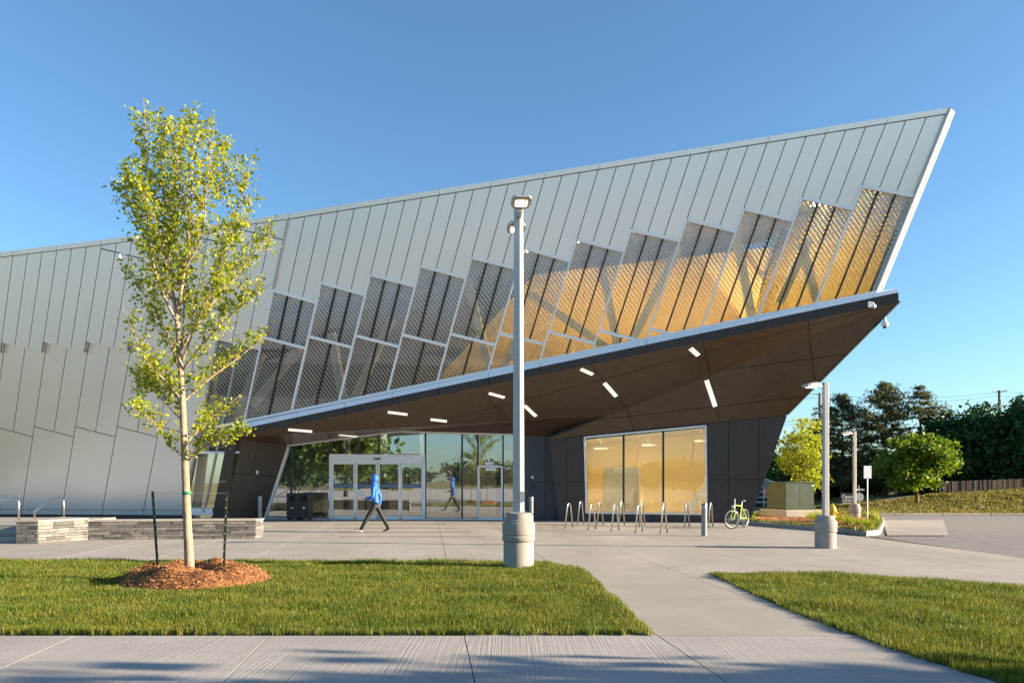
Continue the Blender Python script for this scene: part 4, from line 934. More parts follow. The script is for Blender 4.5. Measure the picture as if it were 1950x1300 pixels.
# ================================================================== PERSON
def skin(name, joints, edges, mat, parent, sub=2, root=0):
    me = bpy.data.meshes.new(name); me.from_pydata([j[:3] for j in joints], edges, []); o = bpy.data.objects.new(name, me); COL.objects.link(o)
    md = o.modifiers.new('skin', 'SKIN'); md.use_smooth_shade = True; md.branch_smoothing = .4
    for i, j in enumerate(joints):
        sv = me.skin_vertices[0].data[i]; r = j[3]; sv.radius = (r, r) if not isinstance(r, tuple) else r; sv.use_root = (i == root)
    ss = o.modifiers.new('sub', 'SUBSURF'); ss.levels = sub; ss.render_levels = sub
    dg = bpy.context.evaluated_depsgraph_get(); m2 = bpy.data.meshes.new_from_object(o.evaluated_get(dg)); bpy.data.objects.remove(o)
    m2.materials.clear(); return link(name, m2, mat, parent, True)
pp_ = on_ground(713.5, 1013); per = thing('person', 'person in a bright blue hooded jacket and dark trousers striding left past the doors', 'person', pp_)
m_skin = M('skin', (.50, .30, .22), rough=.55); m_jack = M('blue_jacket', (.008, .11, .46), rough=.55, var=.12, scale=12, bump=.5, bscale=18); m_trou = M('dark_trousers', (.022, .021, .021), rough=.8, bump=.3, bscale=30)
m_shoe = M('black_shoe', (.025, .025, .025), rough=.5); m_sole = M('pale_sole', (.55, .52, .46), rough=.6)
W_ = lambda L: [(pp_.x+x, pp_.y+y, z, r) for x, y, z, r in L]
# body: head, neck, arms with hands, trunk, legs in one mesh
bj = [(.03, 0, .93, .09), (.015, 0, 1.15, .09), (.0, 0, 1.38, .095), (-.01, 0, 1.50, .06), (-.02, 0, 1.57, .055), (-.035, 0, 1.66, .075), (-.05, 0, 1.74, .09), (-.035, 0, 1.80, .06),
      (-.01, -.19, 1.44, .05), (-.02, -.23, 1.13, .042), (-.22, -.21, 1.075, .034), (-.30, -.205, 1.06, .027),
      (.0, .19, 1.44, .05), (.14, .23, 1.16, .042), (.125, .22, .93, .034), (.115, .215, .86, .027),
      (.01, -.09, .88, .085), (-.22, -.09, .48, .055), (-.42, -.09, .12, .04), (.05, .09, .88, .085), (.22, .09, .50, .055), (.42, .09, .15, .04)]
be = [(0, 1), (1, 2), (2, 3), (3, 4), (4, 5), (5, 6), (6, 7), (2, 8), (8, 9), (9, 10), (10, 11), (2, 12), (12, 13), (13, 14), (14, 15), (0, 16), (16, 17), (17, 18), (0, 19), (19, 20), (20, 21)]
fing = []
def hand(i0, base, d, side):              # four fingers and a thumb rooted in the palm, curled a little
    d = V(d).normalized(); s = V((0, 1, 0)); dn = V((0, 0, -1)) if abs(d.z) < .8 else V((-1, 0, 0))
    b0 = len(bj)
    palm = V(base)+d*.055; bj.append((*palm, .026)); be.append((i0, b0))
    for j, (o_, L_) in enumerate(((-.026, .062), (-.009, .07), (.009, .066), (.026, .052))):
        k = len(bj); a = palm+d*.02+s*o_; bj.append((*a, .010)); bj.append((*(a+d*L_*.5+dn*.012), .009)); bj.append((*(a+d*L_*.75+dn*.04), .008)); be.extend([(b0, k), (k, k+1), (k+1, k+2)])
    k = len(bj); a = V(base)+d*.03+s*(-.03*side); bj.append((*a, .011)); bj.append((*(a+d*.035+s*(-.02*side)+dn*.01), .009)); bj.append((*(a+d*.06+s*(-.015*side)+dn*.025), .008)); be.extend([(b0, k), (k, k+1), (k+1, k+2)])
hand(11, (-.31, -.205, 1.06), (-1, 0, -.1), 1); hand(15, (.112, .215, .845), (-.1, 0, -1), -1)
skin('body', W_(bj), be, m_skin, per, 1)
# face: nose, brow
MB().lathe(V((pp_.x-.145, pp_.y, 1.70)), [(.006, 0), (.016, .012), (.012, .03), (.004, .05)], 8).build('nose', m_skin, per, smooth=True)
for s in (-.03, .03): MB().lathe(V((pp_.x-.135, pp_.y+s, 1.742)), [(.004, 0), (.009, .006), (.004, .012)], 8).build('eye', m_black, per, smooth=True)
MB().box(V((pp_.x-.133, pp_.y, 1.655)), (.012, .045, .008)).build('mouth', M('lips', (.38, .17, .14), rough=.5), per)
jk = [(.04, 0, .76, (.155, .13)), (.02, 0, 1.02, (.16, .13)), (.005, 0, 1.28, (.165, .13)), (.0, 0, 1.42, (.15, .12)), (-.025, 0, 1.66, .105),
      (-.01, -.18, 1.43, .075), (-.02, -.235, 1.13, .065), (-.27, -.21, 1.065, .05), (.0, .18, 1.43, .075), (.14, .235, 1.16, .065), (.122, .22, .88, .05)]
skin('jacket', W_(jk), [(0, 1), (1, 2), (2, 3), (3, 4), (3, 5), (5, 6), (6, 7), (3, 8), (8, 9), (9, 10)], m_jack, per)
hd_ = []                                  # hood: shell round the head, open to the left
nu, nv = 18, 12
for i in range(nu+1):
    for j in range(nv+1):
        a = math.radians(-125+250*i/nu); b = math.radians(-68+158*j/nv)
        r = .128; cx = pp_.x-.01+r*1.02*math.cos(b)*math.cos(a); cy = pp_.y+r*.86*math.cos(b)*math.sin(a); hd_.append((cx, cy, 1.715+.150*math.sin(b)))
hm = MB(); hm.add(hd_, [(i*(nv+1)+j, (i+1)*(nv+1)+j, (i+1)*(nv+1)+j+1, i*(nv+1)+j+1) for i in range(nu) for j in range(nv)]); ho = hm.build('hood', m_jack, per, smooth=True)
sm = ho.modifiers.new('thickness', 'SOLIDIFY'); sm.thickness = .012
MB().add([V((pp_.x-.13, pp_.y-.075, 1.79)), V((pp_.x-.13, pp_.y+.075, 1.79)), V((pp_.x-.235, pp_.y+.05, 1.768)), V((pp_.x-.235, pp_.y-.05, 1.768)), V((pp_.x-.13, pp_.y-.075, 1.80)), V((pp_.x-.13, pp_.y+.075, 1.80)), V((pp_.x-.235, pp_.y+.05, 1.776)), V((pp_.x-.235, pp_.y-.05, 1.776))],
         [(0, 1, 2, 3), (4, 7, 6, 5), (0, 4, 5, 1), (1, 5, 6, 2), (2, 6, 7, 3), (3, 7, 4, 0)]).build('cap_brim', m_black, per)
tr = [(.035, 0, 1.02, (.12, .10)), (.01, -.09, .84, .10), (-.22, -.09, .48, .072), (-.43, -.09, .07, .06), (.055, .09, .84, .10), (.225, .09, .50, .072), (.455, .09, .09, .06)]
skin('trousers', W_(tr), [(0, 1), (1, 2), (2, 3), (0, 4), (4, 5), (5, 6)], m_trou, per)
def shoe(ankle, heel, toe, mat):
    a, h, t_ = V(ankle), V(heel), V(toe); s = V((0, .045, 0)); up = (a-(h+t_)/2).normalized()
    pts = [(h, .035, .075), (h+(t_-h)*.35, .040, .085), (h+(t_-h)*.7, .048, .06), (t_, .03, .035)]
    vs = []
    for c, w, hh in pts:
        c = V((pp_.x+c.x, pp_.y+c.y, c.z)); vs += [c+V((0, -w, 0)), c+V((0, w, 0)), c+V((0, w*.7, 0))+V((0, 0, hh)), c+V((0, -w*.7, 0))+V((0, 0, hh))]
    MB().add(vs, [(i*4+j, i*4+(j+1) % 4, (i+1)*4+(j+1) % 4, (i+1)*4+j) for i in range(3) for j in range(4)]+[(3, 2, 1, 0), (12, 13, 14, 15)]).build('shoe', mat, per, bevel=.008)
shoe((-.42, -.09, .1), (-.385, -.09, .012), (-.64, -.09, .09), m_sole); shoe((.42, .09, .14), (.47, .09, .075), (.25, .09, .012), m_shoe)

# ================================================================== TREES
def leaves(name, c, size, mat, parent, aspect=.75): return quads(name, np.asarray(c), size, mat, parent, aspect)
TY = 12.25
tree = thing('young_tree', 'slender young tree with fresh yellow green leaves staked in the mulch ring', 'tree', (MX, TY, .05))
def tp(px, py, dy=0.0): return at(px, py, TY+dy)
def smooth_path(pts, n=6):
    out = []
    for i in range(len(pts)-1):
        p0, p1, p2, p3 = pts[max(i-1, 0)], pts[i], pts[i+1], pts[min(i+2, len(pts)-1)]
        for k in range(n):
            t = k/n; out.append(.5*((2*p1)+(p2-p0)*t+(2*p0-5*p1+4*p2-p3)*t*t+(3*p1-p0-3*p2+p3)*t**3))
    return out+[pts[-1]]
trunk = smooth_path([tp(361, 1112), tp(360, 1060), tp(357, 1000), tp(353, 900), tp(349, 800), tp(345, 720), tp(339, 640), tp(336, 590)])
def flare(i, n): t = i/(n-1); return .079*(1-.62*t)+.03*math.exp(-t*22)
trk = MB().tube(trunk, [flare(i, len(trunk)) for i in range(len(trunk))], 14).build('trunk', m_bark, tree, smooth=True)
prim = [([(336, 600), (324, 520), (315, 430), (310, 330), (301, 240)], .2, .030), ([(336, 612), (311, 560), (292, 500), (281, 400), (280, 300), (276, 232)], -.5, .026), ([(338, 595), (352, 510), (362, 420), (366, 320), (372, 222)], .1, .030),
        ([(352, 510), (384, 450), (394, 350), (407, 240)], -.5, .018), ([(345, 665), (390, 590), (420, 500), (450, 410), (472, 330)], .5, .024), ([(347, 705), (400, 640), (450, 590), (505, 548)], -.6, .022),
        ([(346, 690), (380, 600), (410, 540), (440, 470), (462, 420)], -.7, .018), ([(349, 765), (400, 720), (455, 680), (508, 636)], .6, .022), ([(346, 720), (320, 640), (290, 580), (256, 540)], .7, .018),
        ([(348, 762), (310, 720), (281, 690), (250, 622)], -.6, .018), ([(350, 790), (330, 745), (295, 738), (260, 700)], .4, .014), ([(352, 880), (390, 850), (430, 832), (480, 820)], -.5, .020),
        ([(352, 850), (375, 820), (402, 795), (432, 772)], .7, .015), ([(352, 872), (320, 842), (290, 800), (253, 782)], -.4, .018), ([(351, 805), (310, 762), (280, 732), (258, 742)], .6, .014),
        ([(340, 590), (300, 520), (270, 440), (247, 385), (233, 335)], .6, .018), ([(324, 520), (300, 430), (266, 370), (240, 352)], -.8, .014), ([(344, 640), (420, 560), (470, 500), (516, 446)], .3, .018),
        ([(322, 500), (325, 400), (335, 310), (345, 240)], .9, .018), ([(358, 450), (350, 380), (335, 300), (328, 250)], -.7, .016), ([(362, 420), (400, 370), (425, 330), (410, 275)], .8, .014), ([(345, 670), (350, 560), (330, 470), (300, 380), (285, 330)], .9, .016)]
lc = []; twm = MB(); brm = MB()
rnd = random.Random(5)
for pts, dy, r in prim:
    n = len(pts); path = smooth_path([tp(x, y, dy*(i/(n-1))*1.1) for i, (x, y) in enumerate(pts)], 5)
    brm.tube(path, [max(.0045, r*(1-.85*i/(len(path)-1))) for i in range(len(path))], 7)
    L_ = sum((path[i+1]-path[i]).length for i in range(len(path)-1)); nt_ = int(L_*12.5)
    for k in range(nt_):
        t = .16+.84*k/nt_; i = int(t*(len(path)-1)); b = path[i]; d = (path[min(i+1, len(path)-1)]-path[max(i-1, 0)]).normalized()
        s = V((rnd.uniform(-1, 1), rnd.uniform(-1, 1), rnd.uniform(-.2, .9))); s = (s-d*s.dot(d)).normalized()
        e = (d*rnd.uniform(.3, 1.0)+s*rnd.uniform(.5, 1)+V((0, 0, .35))).normalized(); l = rnd.uniform(.16, .52)*(1.15-.35*t)
        m1 = b+e*l*.5+V((0, 0, -.01)); q = b+e*l+V((0, 0, .03)); twm.tube([b, m1, q], [.006, .004, .002], 4)
        for _ in range(rnd.randint(17, 28)):
            u = rnd.uniform(.2, 1.05); c = b+(q-b)*u+V((rnd.gauss(0, .055), rnd.gauss(0, .055), rnd.gauss(-.012, .05))); lc.append(tuple(c))
    tipd = (path[-1]-path[-3]).normalized()
    if rnd.random() < .5: twm.tube([path[-1], path[-1]+tipd*.35], [.005, .002], 4)
lc = np.array(lc)
brm.build('branch_limbs', m_bark, tree, smooth=True); twm.build('twigs', m_bark, tree, recalc=False)['kind'] = 'stuff'
leaves('crown_leaves', lc, .066, m_leafy, tree)['kind'] = 'stuff'
sk = lambda px0, py0, px1, py1, dy, label: None
def stake(a, b, label, s=1.0):
    t = thing('tree_stake', label, 'stake', (b.x, b.y, .05), 'steel tree stakes')
    m_st = M('green_stake', (.035, .055, .03), rough=.5, metal=.4)
    MB().bar(b-V((0, 0, .3)), a, .038*s, .012, V((0, 1, 0))).build('flange', m_st, t); MB().bar(b-V((0, 0, .3))+V((0, .016, 0)), a+V((0, .016, 0)), .010, .035*s, V((0, 1, 0))).build('web', m_st, t)
    for k in range(8): c = a+(b-a)*(.1+.11*k); MB().box(c+V((0, -.0075, 0)), (.009, .003, .014)).build('stud_hole', m_alum, t)
s1a, s1b, s2a, s2b = at(290.5, 935, 12.3), at(303, 1084, 12.3), at(432, 935, 12.35), at(424.5, 1084, 12.35)
stake(s1a, s1b, 'green steel stake leaning left of the young tree'); stake(s2a, s2b, 'green steel stake leaning right of the young tree')
tie = thing('tree_tie', 'green strap and thin wire tying the young tree to its stakes', 'tie', at(356, 937, TY))
c = at(355.5, 938, TY); MB().lathe(c+V((0, 0, -.025)), [(.066, 0), (.075, .01), (.075, .04), (.066, .05)], 16).build('strap', M('strap_green', (.01, .16, .09), rough=.6), tie, smooth=True)
for a in (s1a, s2a): MB().tube([c+V((0, 0, 0)), a-V((0, 0, .03))], .0025, 4).build('wire', m_galv, tie)

def broadleaf(name, label, base, H, crown, mat_l, mat_b, nclump, per, csize, lsize, trunk_r=.12, trunk_h=.35, group=None, seed=1, yellow=None, ragged=.25):
    """crown = (rx, ry, rz); clumps of leaves on limbs that fork from a tapered trunk"""
    r_ = np.random.default_rng(seed); t = thing(name, label, 'tree', base, group); base = V(base); rx, ry, rz = crown; cc = base+V((0, 0, H-rz))
    fork = base+V((0, 0, H*trunk_h))
    d = r_.normal(size=(nclump, 3)); d /= np.linalg.norm(d, axis=1)[:, None]; rad = r_.uniform(.25, 1.0, nclump)**.5
    lob = 1+ragged*np.sin(d[:, 0]*3.1+seed)*np.cos(d[:, 2]*4.3+seed*2)+r_.normal(0, ragged*.35, nclump)
    cl_ = np.array(cc)+d*(rad*lob)[:, None]*np.array([rx, ry, rz])
    m_ = MB(); m_.tube([base-V((0, 0, .4)), base+V((.01, 0, H*trunk_h*.5)), fork, cc+V((0, 0, rz*.5))], [trunk_r*1.25, trunk_r, trunk_r*.8, trunk_r*.15], 9)
    m_.build('trunk', mat_b, t, smooth=True)
    lm = MB()
    for i in range(0, nclump, max(1, nclump//40)):
        e = V(cl_[i]); s = fork+(cc-fork)*random.Random(i+seed).uniform(0, .8)
        mid = s+(e-s)*.5+V((0, 0, -.05*H*.3)); lm.tube([s, mid, e], [trunk_r*.35, trunk_r*.2, trunk_r*.05], 5)
    lm.build('limbs', mat_b, t, smooth=True, recalc=False)
    n = nclump*per; c = np.repeat(cl_, per, 0)+r_.normal(0, 1, (n, 3))*csize*np.array([1, 1, .6])
    leaves('crown', c, lsize, mat_l, t, .8); return t
def conifer(name, label, base, H, R, mat_l, seed, n_wh, droop, group, bare=.12, tuft=.5, fill=26, up=.15, wide_top=.0):
    r = random.Random(seed); t = thing(name, label, 'tree', base, group); base = V(base)
    MB().tube([base-V((0, 0, .5)), base+V((.05, 0, H*.5)), base+V((0, 0, H))], [H*.020, H*.013, .02], 8).build('trunk', m_barkd, t, smooth=True)
    lm = MB(); cs = []
    for i in range(n_wh):
        u = bare+(1-bare)*i/(n_wh-1); z = H*u; L0 = R*((1-u)**.75*.95+.05+wide_top*u*(1-u))
        if u < .3: L0 *= .75+.8*u
        nb = r.randint(4, 6)
        for k in range(nb):
            a = r.uniform(0, 6.283); L_ = L0*r.uniform(.55, 1.15); s = base+V((0, 0, z+r.uniform(-.1, .1)))
            dz = up*L_*(.4+u)-droop*L_*(1-u)
            e = s+V((math.cos(a)*L_, math.sin(a)*L_, dz)); m1 = s+(e-s)*.55+V((0, 0, -.06*L_)); lm.tube([s, m1, e], [.05*(1-u)+.015, .03*(1-u)+.01, .006], 5)
            nn = int(fill*(.35+L_/R))
            for q in range(nn):
                v = r.uniform(.25, 1.03); p_ = s+(e-s)*v+V((0, 0, -.06*L_*math.sin(v*3.14)))+V((r.gauss(0, 1), r.gauss(0, 1), r.gauss(.1, .45)))*tuft*(.25+.4*v)
                cs.append(tuple(p_))
    lm.build('branches', m_barkd, t, recalc=False)
    cs = np.repeat(np.array(cs), 5, 0)+RNG.normal(0, tuft*.13, (len(cs)*5, 3)); quads('foliage', cs, tuft*.50, mat_l, t, .30); return t
def far(px, Y): x = (px-CX)/FOC*Y; return V((x, Y, far_z(x, Y) if Y > 46.9 else gz(x, Y)))
def rise(px, py, Y): return EYE+(HY-py)/FOC*Y-far(px, Y).z            # height of a thing whose top is sighted at py
G_ = 'trees beyond the road'
conifer('pine_tree', 'dark ragged pine directly behind the right lamp posts', far(1603, 74), rise(1603, 757, 74), 5.2, m_needle, 3, 19, .1, G_, .16, .52, 56, .25, .5)
conifer('pine_tree', 'tallest sunlit pine, left of the drooping spruce', far(1686, 72), rise(1686, 735, 72), 6.0, m_needle, 9, 22, .12, G_, .16, .52, 62, .22, .4)
conifer('spruce_tree', 'spruce with layered drooping boughs right of the tall pine', far(1752, 71), rise(1752, 738, 71), 5.0, m_needle, 14, 20, .30, G_, .12, .42, 62, .05, .6)
conifer('pine_tree', 'low dark pine at the left edge of the pine group behind the lamp', far(1555, 78), rise(1555, 815, 78), 3.6, m_needle, 21, 14, .1, G_, .12, .48, 46, .2, .7)
broadleaf('maple_tree', 'round sunlit maple with bright green leaves on the grass bank', far(1746, 56), rise(1746, 823, 56), (2.55, 2.3, 2.1), m_leafm, M('sunlit_bark', (.20, .13, .04), rough=.9, var=.3, scale=8), 150, 80, .34, .25, .13, .28, G_, 4, ragged=.18)
for px, py, Y, cr, lab, sd_ in ((1828, 785, 70, (3.9, 3.2, 3.7), 'dark leafy tree behind the wooden fence, leftmost of the dark group', 2), (1908, 784, 69, (3.6, 3.2, 3.7), 'dark leafy tree behind the wooden fence under the utility pole', 6), (1988, 757, 66, (3.7, 3.2, 4.2), 'dark leafy tree at the right picture edge behind the fence', 8),
                              (1775, 840, 76, (3.6, 2.8, 2.9), 'low dark tree filling the gap behind the sunlit maple', 12), (1650, 868, 82, (4.0, 2.8, 2.6), 'low dark shrubby tree between the pine trunks', 15), (1580, 875, 86, (3.4, 2.8, 2.4), 'low dark shrubby tree behind the plaza lamp post', 18)):
    broadleaf('leafy_tree', lab, far(px, Y), rise(px, py, Y), cr, m_leafd, m_barkd, 190, 80, .50, .36, .2, .25, G_, sd_)
broadleaf('leafy_tree', 'pale green rounded tree beside the dark wall corner in the distance', far(1496, 84), rise(1496, 846, 84), (3.4, 3, 2.9), m_leafg, m_barkd, 110, 70, .5, .36, .18, .3, G_, 31)
broadleaf('leafy_tree', 'dark hedge-like tree low behind the garage house', far(1465, 92), rise(1465, 895, 92), (4.4, 3, 2.2), m_leafd, m_barkd, 110, 60, .5, .36, .18, .3, G_, 33)
yb = V((13.0, 34.2, .1))
broadleaf('young_street_tree', 'small young tree with yellow green leaves behind the green utility cabinet', yb, 4.3, (.95, .85, 1.5), m_leafy, m_bark, 95, 36, .17, .13, .045, .32, None, 41, ragged=.30)
stake(yb+V((.45, 0, 1.35)), yb+V((.42, 0, 0)), 'thin stake beside the small young tree by the cabinet')
# trees out of view whose shade falls on the near walk, and that the glass mirrors
OF = 'shade trees outside the picture on the right'; shade = None
for x, y, H, cr in ((18, 1.7, 7.6, (3.0, 2.2, 3.0)), (28, .5, 8.6, (3.2, 2.6, 3.3)), (13.5, 3.0, 4.6, (2.2, 1.3, 1.7)), (38, -.8, 9, (3.4, 3.0, 3.3))):
    broadleaf('shade_tree', 'leafy shade tree standing outside the picture on the right', V((x, y, 0)), H, cr, m_leafg, m_barkd, 110, 46, .5, .36, .2, .3, OF, int(x))
OB = 'trees outside the picture mirrored in the entrance glass'
for x, y, H, cr, mt in ((-24, -12, 9, (4.2, 4, 3.6), m_leafg), (-33, -20, 9, (5, 4, 3.6), m_leafd), (-62, -84, 6, (9, 4, 2.7), m_leafd), (-44, -86, 5, (9, 4, 2.3), m_leafd), (-24, -88, 5.4, (9, 4, 2.5), m_leafd), (-6, -88, 4.6, (9, 4, 2.1), m_leafd), (12, -88, 5.2, (9, 4, 2.4), m_leafd), (30, -88, 4.8, (9, 4, 2.2), m_leafd), (48, -88, 5.5, (9, 4, 2.5), m_leafd)):
    broadleaf('mirrored_tree', 'leafy tree behind the viewer, seen only mirrored in the glass', V((x, y, -.05)), H, cr, mt, m_barkd, 90, 36, .8, .7, .25, .2, OB, int(abs(x)+50))
for x, y in ((-3.4, -16), (1.8, -28), (9, -34)):
    t = thing('parking_lamp', 'dark parking lot lamp behind the viewer, seen only mirrored in the glass', 'lamp post', (x, y, 0), 'parking lot lamps mirrored in the glass')
    p = V((x, y, -.1)); MB().tube([p, p+V((0, 0, 7.4))], [.1, .07], 8).build('shaft', m_black, t); MB().box(p+V((-.35, 0, 7.4)), (.8, .4, .14)).build('head', m_black, t, bevel=.03)

# ================================================================== ISLAND FURNITURE AND FAR THINGS
# utility cabinet
cb = thing('utility_cabinet', 'dark green electrical cabinet on a concrete pad in the island', 'cabinet', on_ground(1487, 984, .12))
q0 = V((11.35, 31.6, .12)); Rz = Matrix.Rotation(math.radians(24), 3, 'Z'); m_cab = M('cabinet_green', (.045, .062, .04), rough=.28, var=.15, scale=3, spec=.6)
def cbx(name, x, y, z, sx, sy, sz, mat, bev=.012, par=None): return MB().box(q0+Rz @ V((x, y, z)), (sx, sy, sz), Rz).build(name, mat, par or cb, bevel=bev)
Rz = Matrix.Rotation(math.radians(14), 3, 'Z')
cbx('pad', .88, .75, .14, 2.05, 1.9, .34, m_curb); 
for s in (0, 1): cbx('pad_joint', .88, -.201, .10+.1*s, 2.0, .004, .008, m_back, 0)
cbx('body', .72, .75, .88, 1.36, 1.4, 1.12, m_cab, .02); cbx('lid', .72, .75, 1.46, 1.42, 1.46, .06, m_cab, .02)
cbx('plinth_band', .72, .75, .37, 1.40, 1.44, .16, m_cab, .01); cbx('door_seam', .72, .046, .9, .012, .004, .9, m_back, 0); cbx('warning_label', 1.33, .046, 1.33, .07, .006, .05, m_white, 0)
for s in (-.3, .25): cbx('vent', .045-.01, .75+s, 1.30, .01, .35, .05, m_black, 0)
# hydrant
hp = V((11.75, 27.9, .12)); hy = thing('fire_hydrant', 'yellow fire hydrant half hidden behind the plaza lamp base', 'hydrant', hp); m_hy = M('hydrant_yellow', (.75, .48, .02), rough=.4)
soft(MB().lathe(hp, [(.15, -.05), (.15, .03), (.11, .04), (.105, .40), (.14, .41), (.14, .45), (.12, .46), (.11, .54), (.07, .62), (.03, .65), (.03, .70), (.012, .71)], 20).build('barrel', m_hy, hy))
for d in (V((1, 0, 0)), V((-1, 0, 0)), V((0, -1, 0))): MB().tube([hp+V((0, 0, .34)), hp+V((0, 0, .34))+d*.16], .055, 12).build('outlet', m_hy, hy); MB().tube([hp+V((0, 0, .34))+d*.15, hp+V((0, 0, .34))+d*.19], .07, 8).build('outlet_cap', m_hy, hy)
# sign seen from behind
sp0 = on_ground(1651.5, 996, .14); sg = thing('road_sign', 'plain grey back of a small rectangular sign on a thin post in the island', 'sign', sp0)
MB().tube([sp0-V((0, 0, .2)), sp0+V((0, 0, 2.0))], .026, 8).build('post', m_galv, sg); MB().box(sp0+V((0, -.03, 1.82)), (.27, .012, .44)).build('plate', m_alum, sg)
for z in (1.68, 1.95): MB().box(sp0+V((0, -.0, z)), (.05, .07, .03)).build('bracket', m_galv, sg)
# text helper
def text(body, p, size, mat, parent, rz=0.0, name='lettering'):
    cu = bpy.data.curves.new(name, 'FONT'); cu.body = body; cu.size = size; cu.align_x = 'CENTER'; cu.align_y = 'CENTER'; cu.extrude = .004
    o = bpy.data.objects.new(name, cu); COL.objects.link(o); dg = bpy.context.evaluated_depsgraph_get(); me = bpy.data.meshes.new_from_object(o.evaluated_get(dg)); bpy.data.objects.remove(o)
    me.transform(Matrix.Translation(V(p)) @ Matrix.Rotation(rz, 4, 'Z') @ Matrix.Rotation(math.pi/2, 4, 'X')); me.materials.clear(); return link(name, me, mat, parent)
ss_ = V(far(1463, 66)); ss_.z = -1.1; z = EYE+(HY-937)/FOC*66; stp = thing('stop_sign', 'red octagonal stop sign partly hidden behind the green cabinet', 'stop sign', ss_)
MB().tube([ss_-V((0, 0, .3)), V((ss_.x, ss_.y, z+.4))], .03, 6).build('post', m_galv, stp); n = 8; R_ = .40; m_red = M('sign_red', (.55, .02, .03), rough=.4)
c = V((ss_.x, ss_.y-.05, z)); oc = lambda r, dy: [c+V((r*math.cos(math.pi/8+i*math.pi/4), dy, r*math.sin(math.pi/8+i*math.pi/4))) for i in range(8)]
MB().prism(oc(R_, 0), V((0, .02, 0))).build('border', m_white, stp); MB().prism(oc(R_*.92, -.006), V((0, .005, 0))).build('face', m_red, stp); text('STOP', c+V((0, -.012, 0)), .30, m_white, stp)
# garage house
gh = thing('garage_house', 'pale grey bungalow with a glazed garage door seen past the building corner', 'house', far(1440, 78)); hx0, hx1, hy_ = (1395-CX)/FOC*78, (1476-CX)/FOC*78, 78.0; m_sid = M('pale_siding', (.42, .47, .52), rough=.7, var=.06, scale=2)
MB().box(((hx0+hx1)/2, hy_+4, .0), (hx1-hx0, 8, 2.9)).build('wall', m_sid, gh)
MB().prism([V((hx0-.3, hy_-.3, 1.35)), V((hx1+.3, hy_-.3, 1.35)), V(((hx0+hx1)/2-.6, hy_-.3, 2.35))], V((0, 8.6, 0))).build('roof', m_sid, gh)
for sg_ in (0, 1):
    a, b = (V((hx0-.4, hy_-.35, 1.30)), V(((hx0+hx1)/2-.6, hy_-.35, 2.38))) if sg_ == 0 else (V(((hx0+hx1)/2-.6, hy_-.35, 2.38)), V((hx1+.4, hy_-.35, 1.30)))
    MB().bar(a, b, .16, .1, V((0, 1, 0))).build('roof_edge', m_white, gh)
gx0, gx1 = (1434-CX)/FOC*hy_, (1474-CX)/FOC*hy_
MB().box(((gx0+gx1)/2, hy_-.02, -.12), (gx1-gx0+.2, .06, 2.3)).build('door_surround', m_white, gh)
for i in range(4):
    for j in range(2):
        x_, z_ = gx0+(gx1-gx0)*(j+.5)/2, -1.05+.52*(i+.5)
        MB().box((x_, hy_-.06, z_), ((gx1-gx0)/2-.14, .03, .40)).build('door_pane', M('garage_glass', (.03, .04, .04), rough=.1), gh)
# grey house behind the bank and a shed with weathered roof
h2 = thing('grey_house', 'grey sided house with a small shuttered window behind the maple', 'house', far(1745, 80)); hx0, hx1 = (1690-CX)/FOC*80, (1800-CX)/FOC*80; m_g2 = M('grey_siding', (.20, .19, .17), rough=.8, var=.1, scale=2)
MB().box(((hx0+hx1)/2, 83, .4), (hx1-hx0, 6, 3.2)).build('wall', m_g2, h2); MB().prism([V((hx0-.3, 79.7, 2.0)), V((hx1+.3, 79.7, 2.0)), V((hx1+.3, 83, 3.3)), V((hx0-.3, 83, 3.3))], V((0, 0, .12))).build('roof', m_barkd, h2)
wx = (1773-CX)/FOC*80; w_ = MB().box((wx, 79.97, .15), (.55, .06, 1.0)).build('window', m_white, h2); MB().box((wx, 79.93, .15), (.40, .04, .86)).build('pane', M('house_glass', (.05, .07, .09), rough=.1), w_)
for s in (-.42, .42): MB().box((wx+s, 79.95, .15), (.2, .05, 1.0)).build('shutter', m_black, h2)
h3 = thing('white_shed', 'low pale shed with dark windows above the fence at the right edge', 'shed', far(1930, 84)); hx0, hx1 = (1893-CX)/FOC*84, (1990-CX)/FOC*84
MB().box(((hx0+hx1)/2, 86, .6), (hx1-hx0, 4, 2.2)).build('wall', M('shed_wall', (.33, .31, .30), rough=.8), h3)
MB().prism([V((hx0-.3, 83.7, 1.5)), V((hx1+.3, 83.7, 1.5)), V((hx1+.3, 86, 2.6)), V((hx0-.3, 86, 2.6))], V((0, 0, .1))).build('roof', m_barkd, h3)
for px in (1908, 1938, 1965): MB().box(((px-CX)/FOC*84, 83.97, .85), (.5, .05, .6)).build('window', m_black, h3)
h4 = thing('pale_house', 'pale gabled house end behind the fence with a dark lean-to roof', 'house', far(1872, 86)); hx0, hx1 = (1850-CX)/FOC*86, (1890-CX)/FOC*86
MB().box(((hx0+hx1)/2, 89, .5), (hx1-hx0, 5, 2.6)).build('wall', M('pale_wall', (.36, .34, .33), rough=.8), h4); MB().prism([V((hx0-.8, 85.0, .6)), V((hx1+.1, 85.0, .6)), V((hx1+.1, 86.4, 1.1)), V((hx0-.8, 86.4, 1.1))], V((0, 0, .08))).build('lean_to_roof', m_barkd, h4)
MB().prism([V((hx0-.2, 86.3, 1.8)), V((hx1+.2, 86.3, 1.8)), V((hx1+.2, 89, 2.7)), V((hx0-.2, 89, 2.7))], V((0, 0, .1))).build('roof', m_barkd, h4)
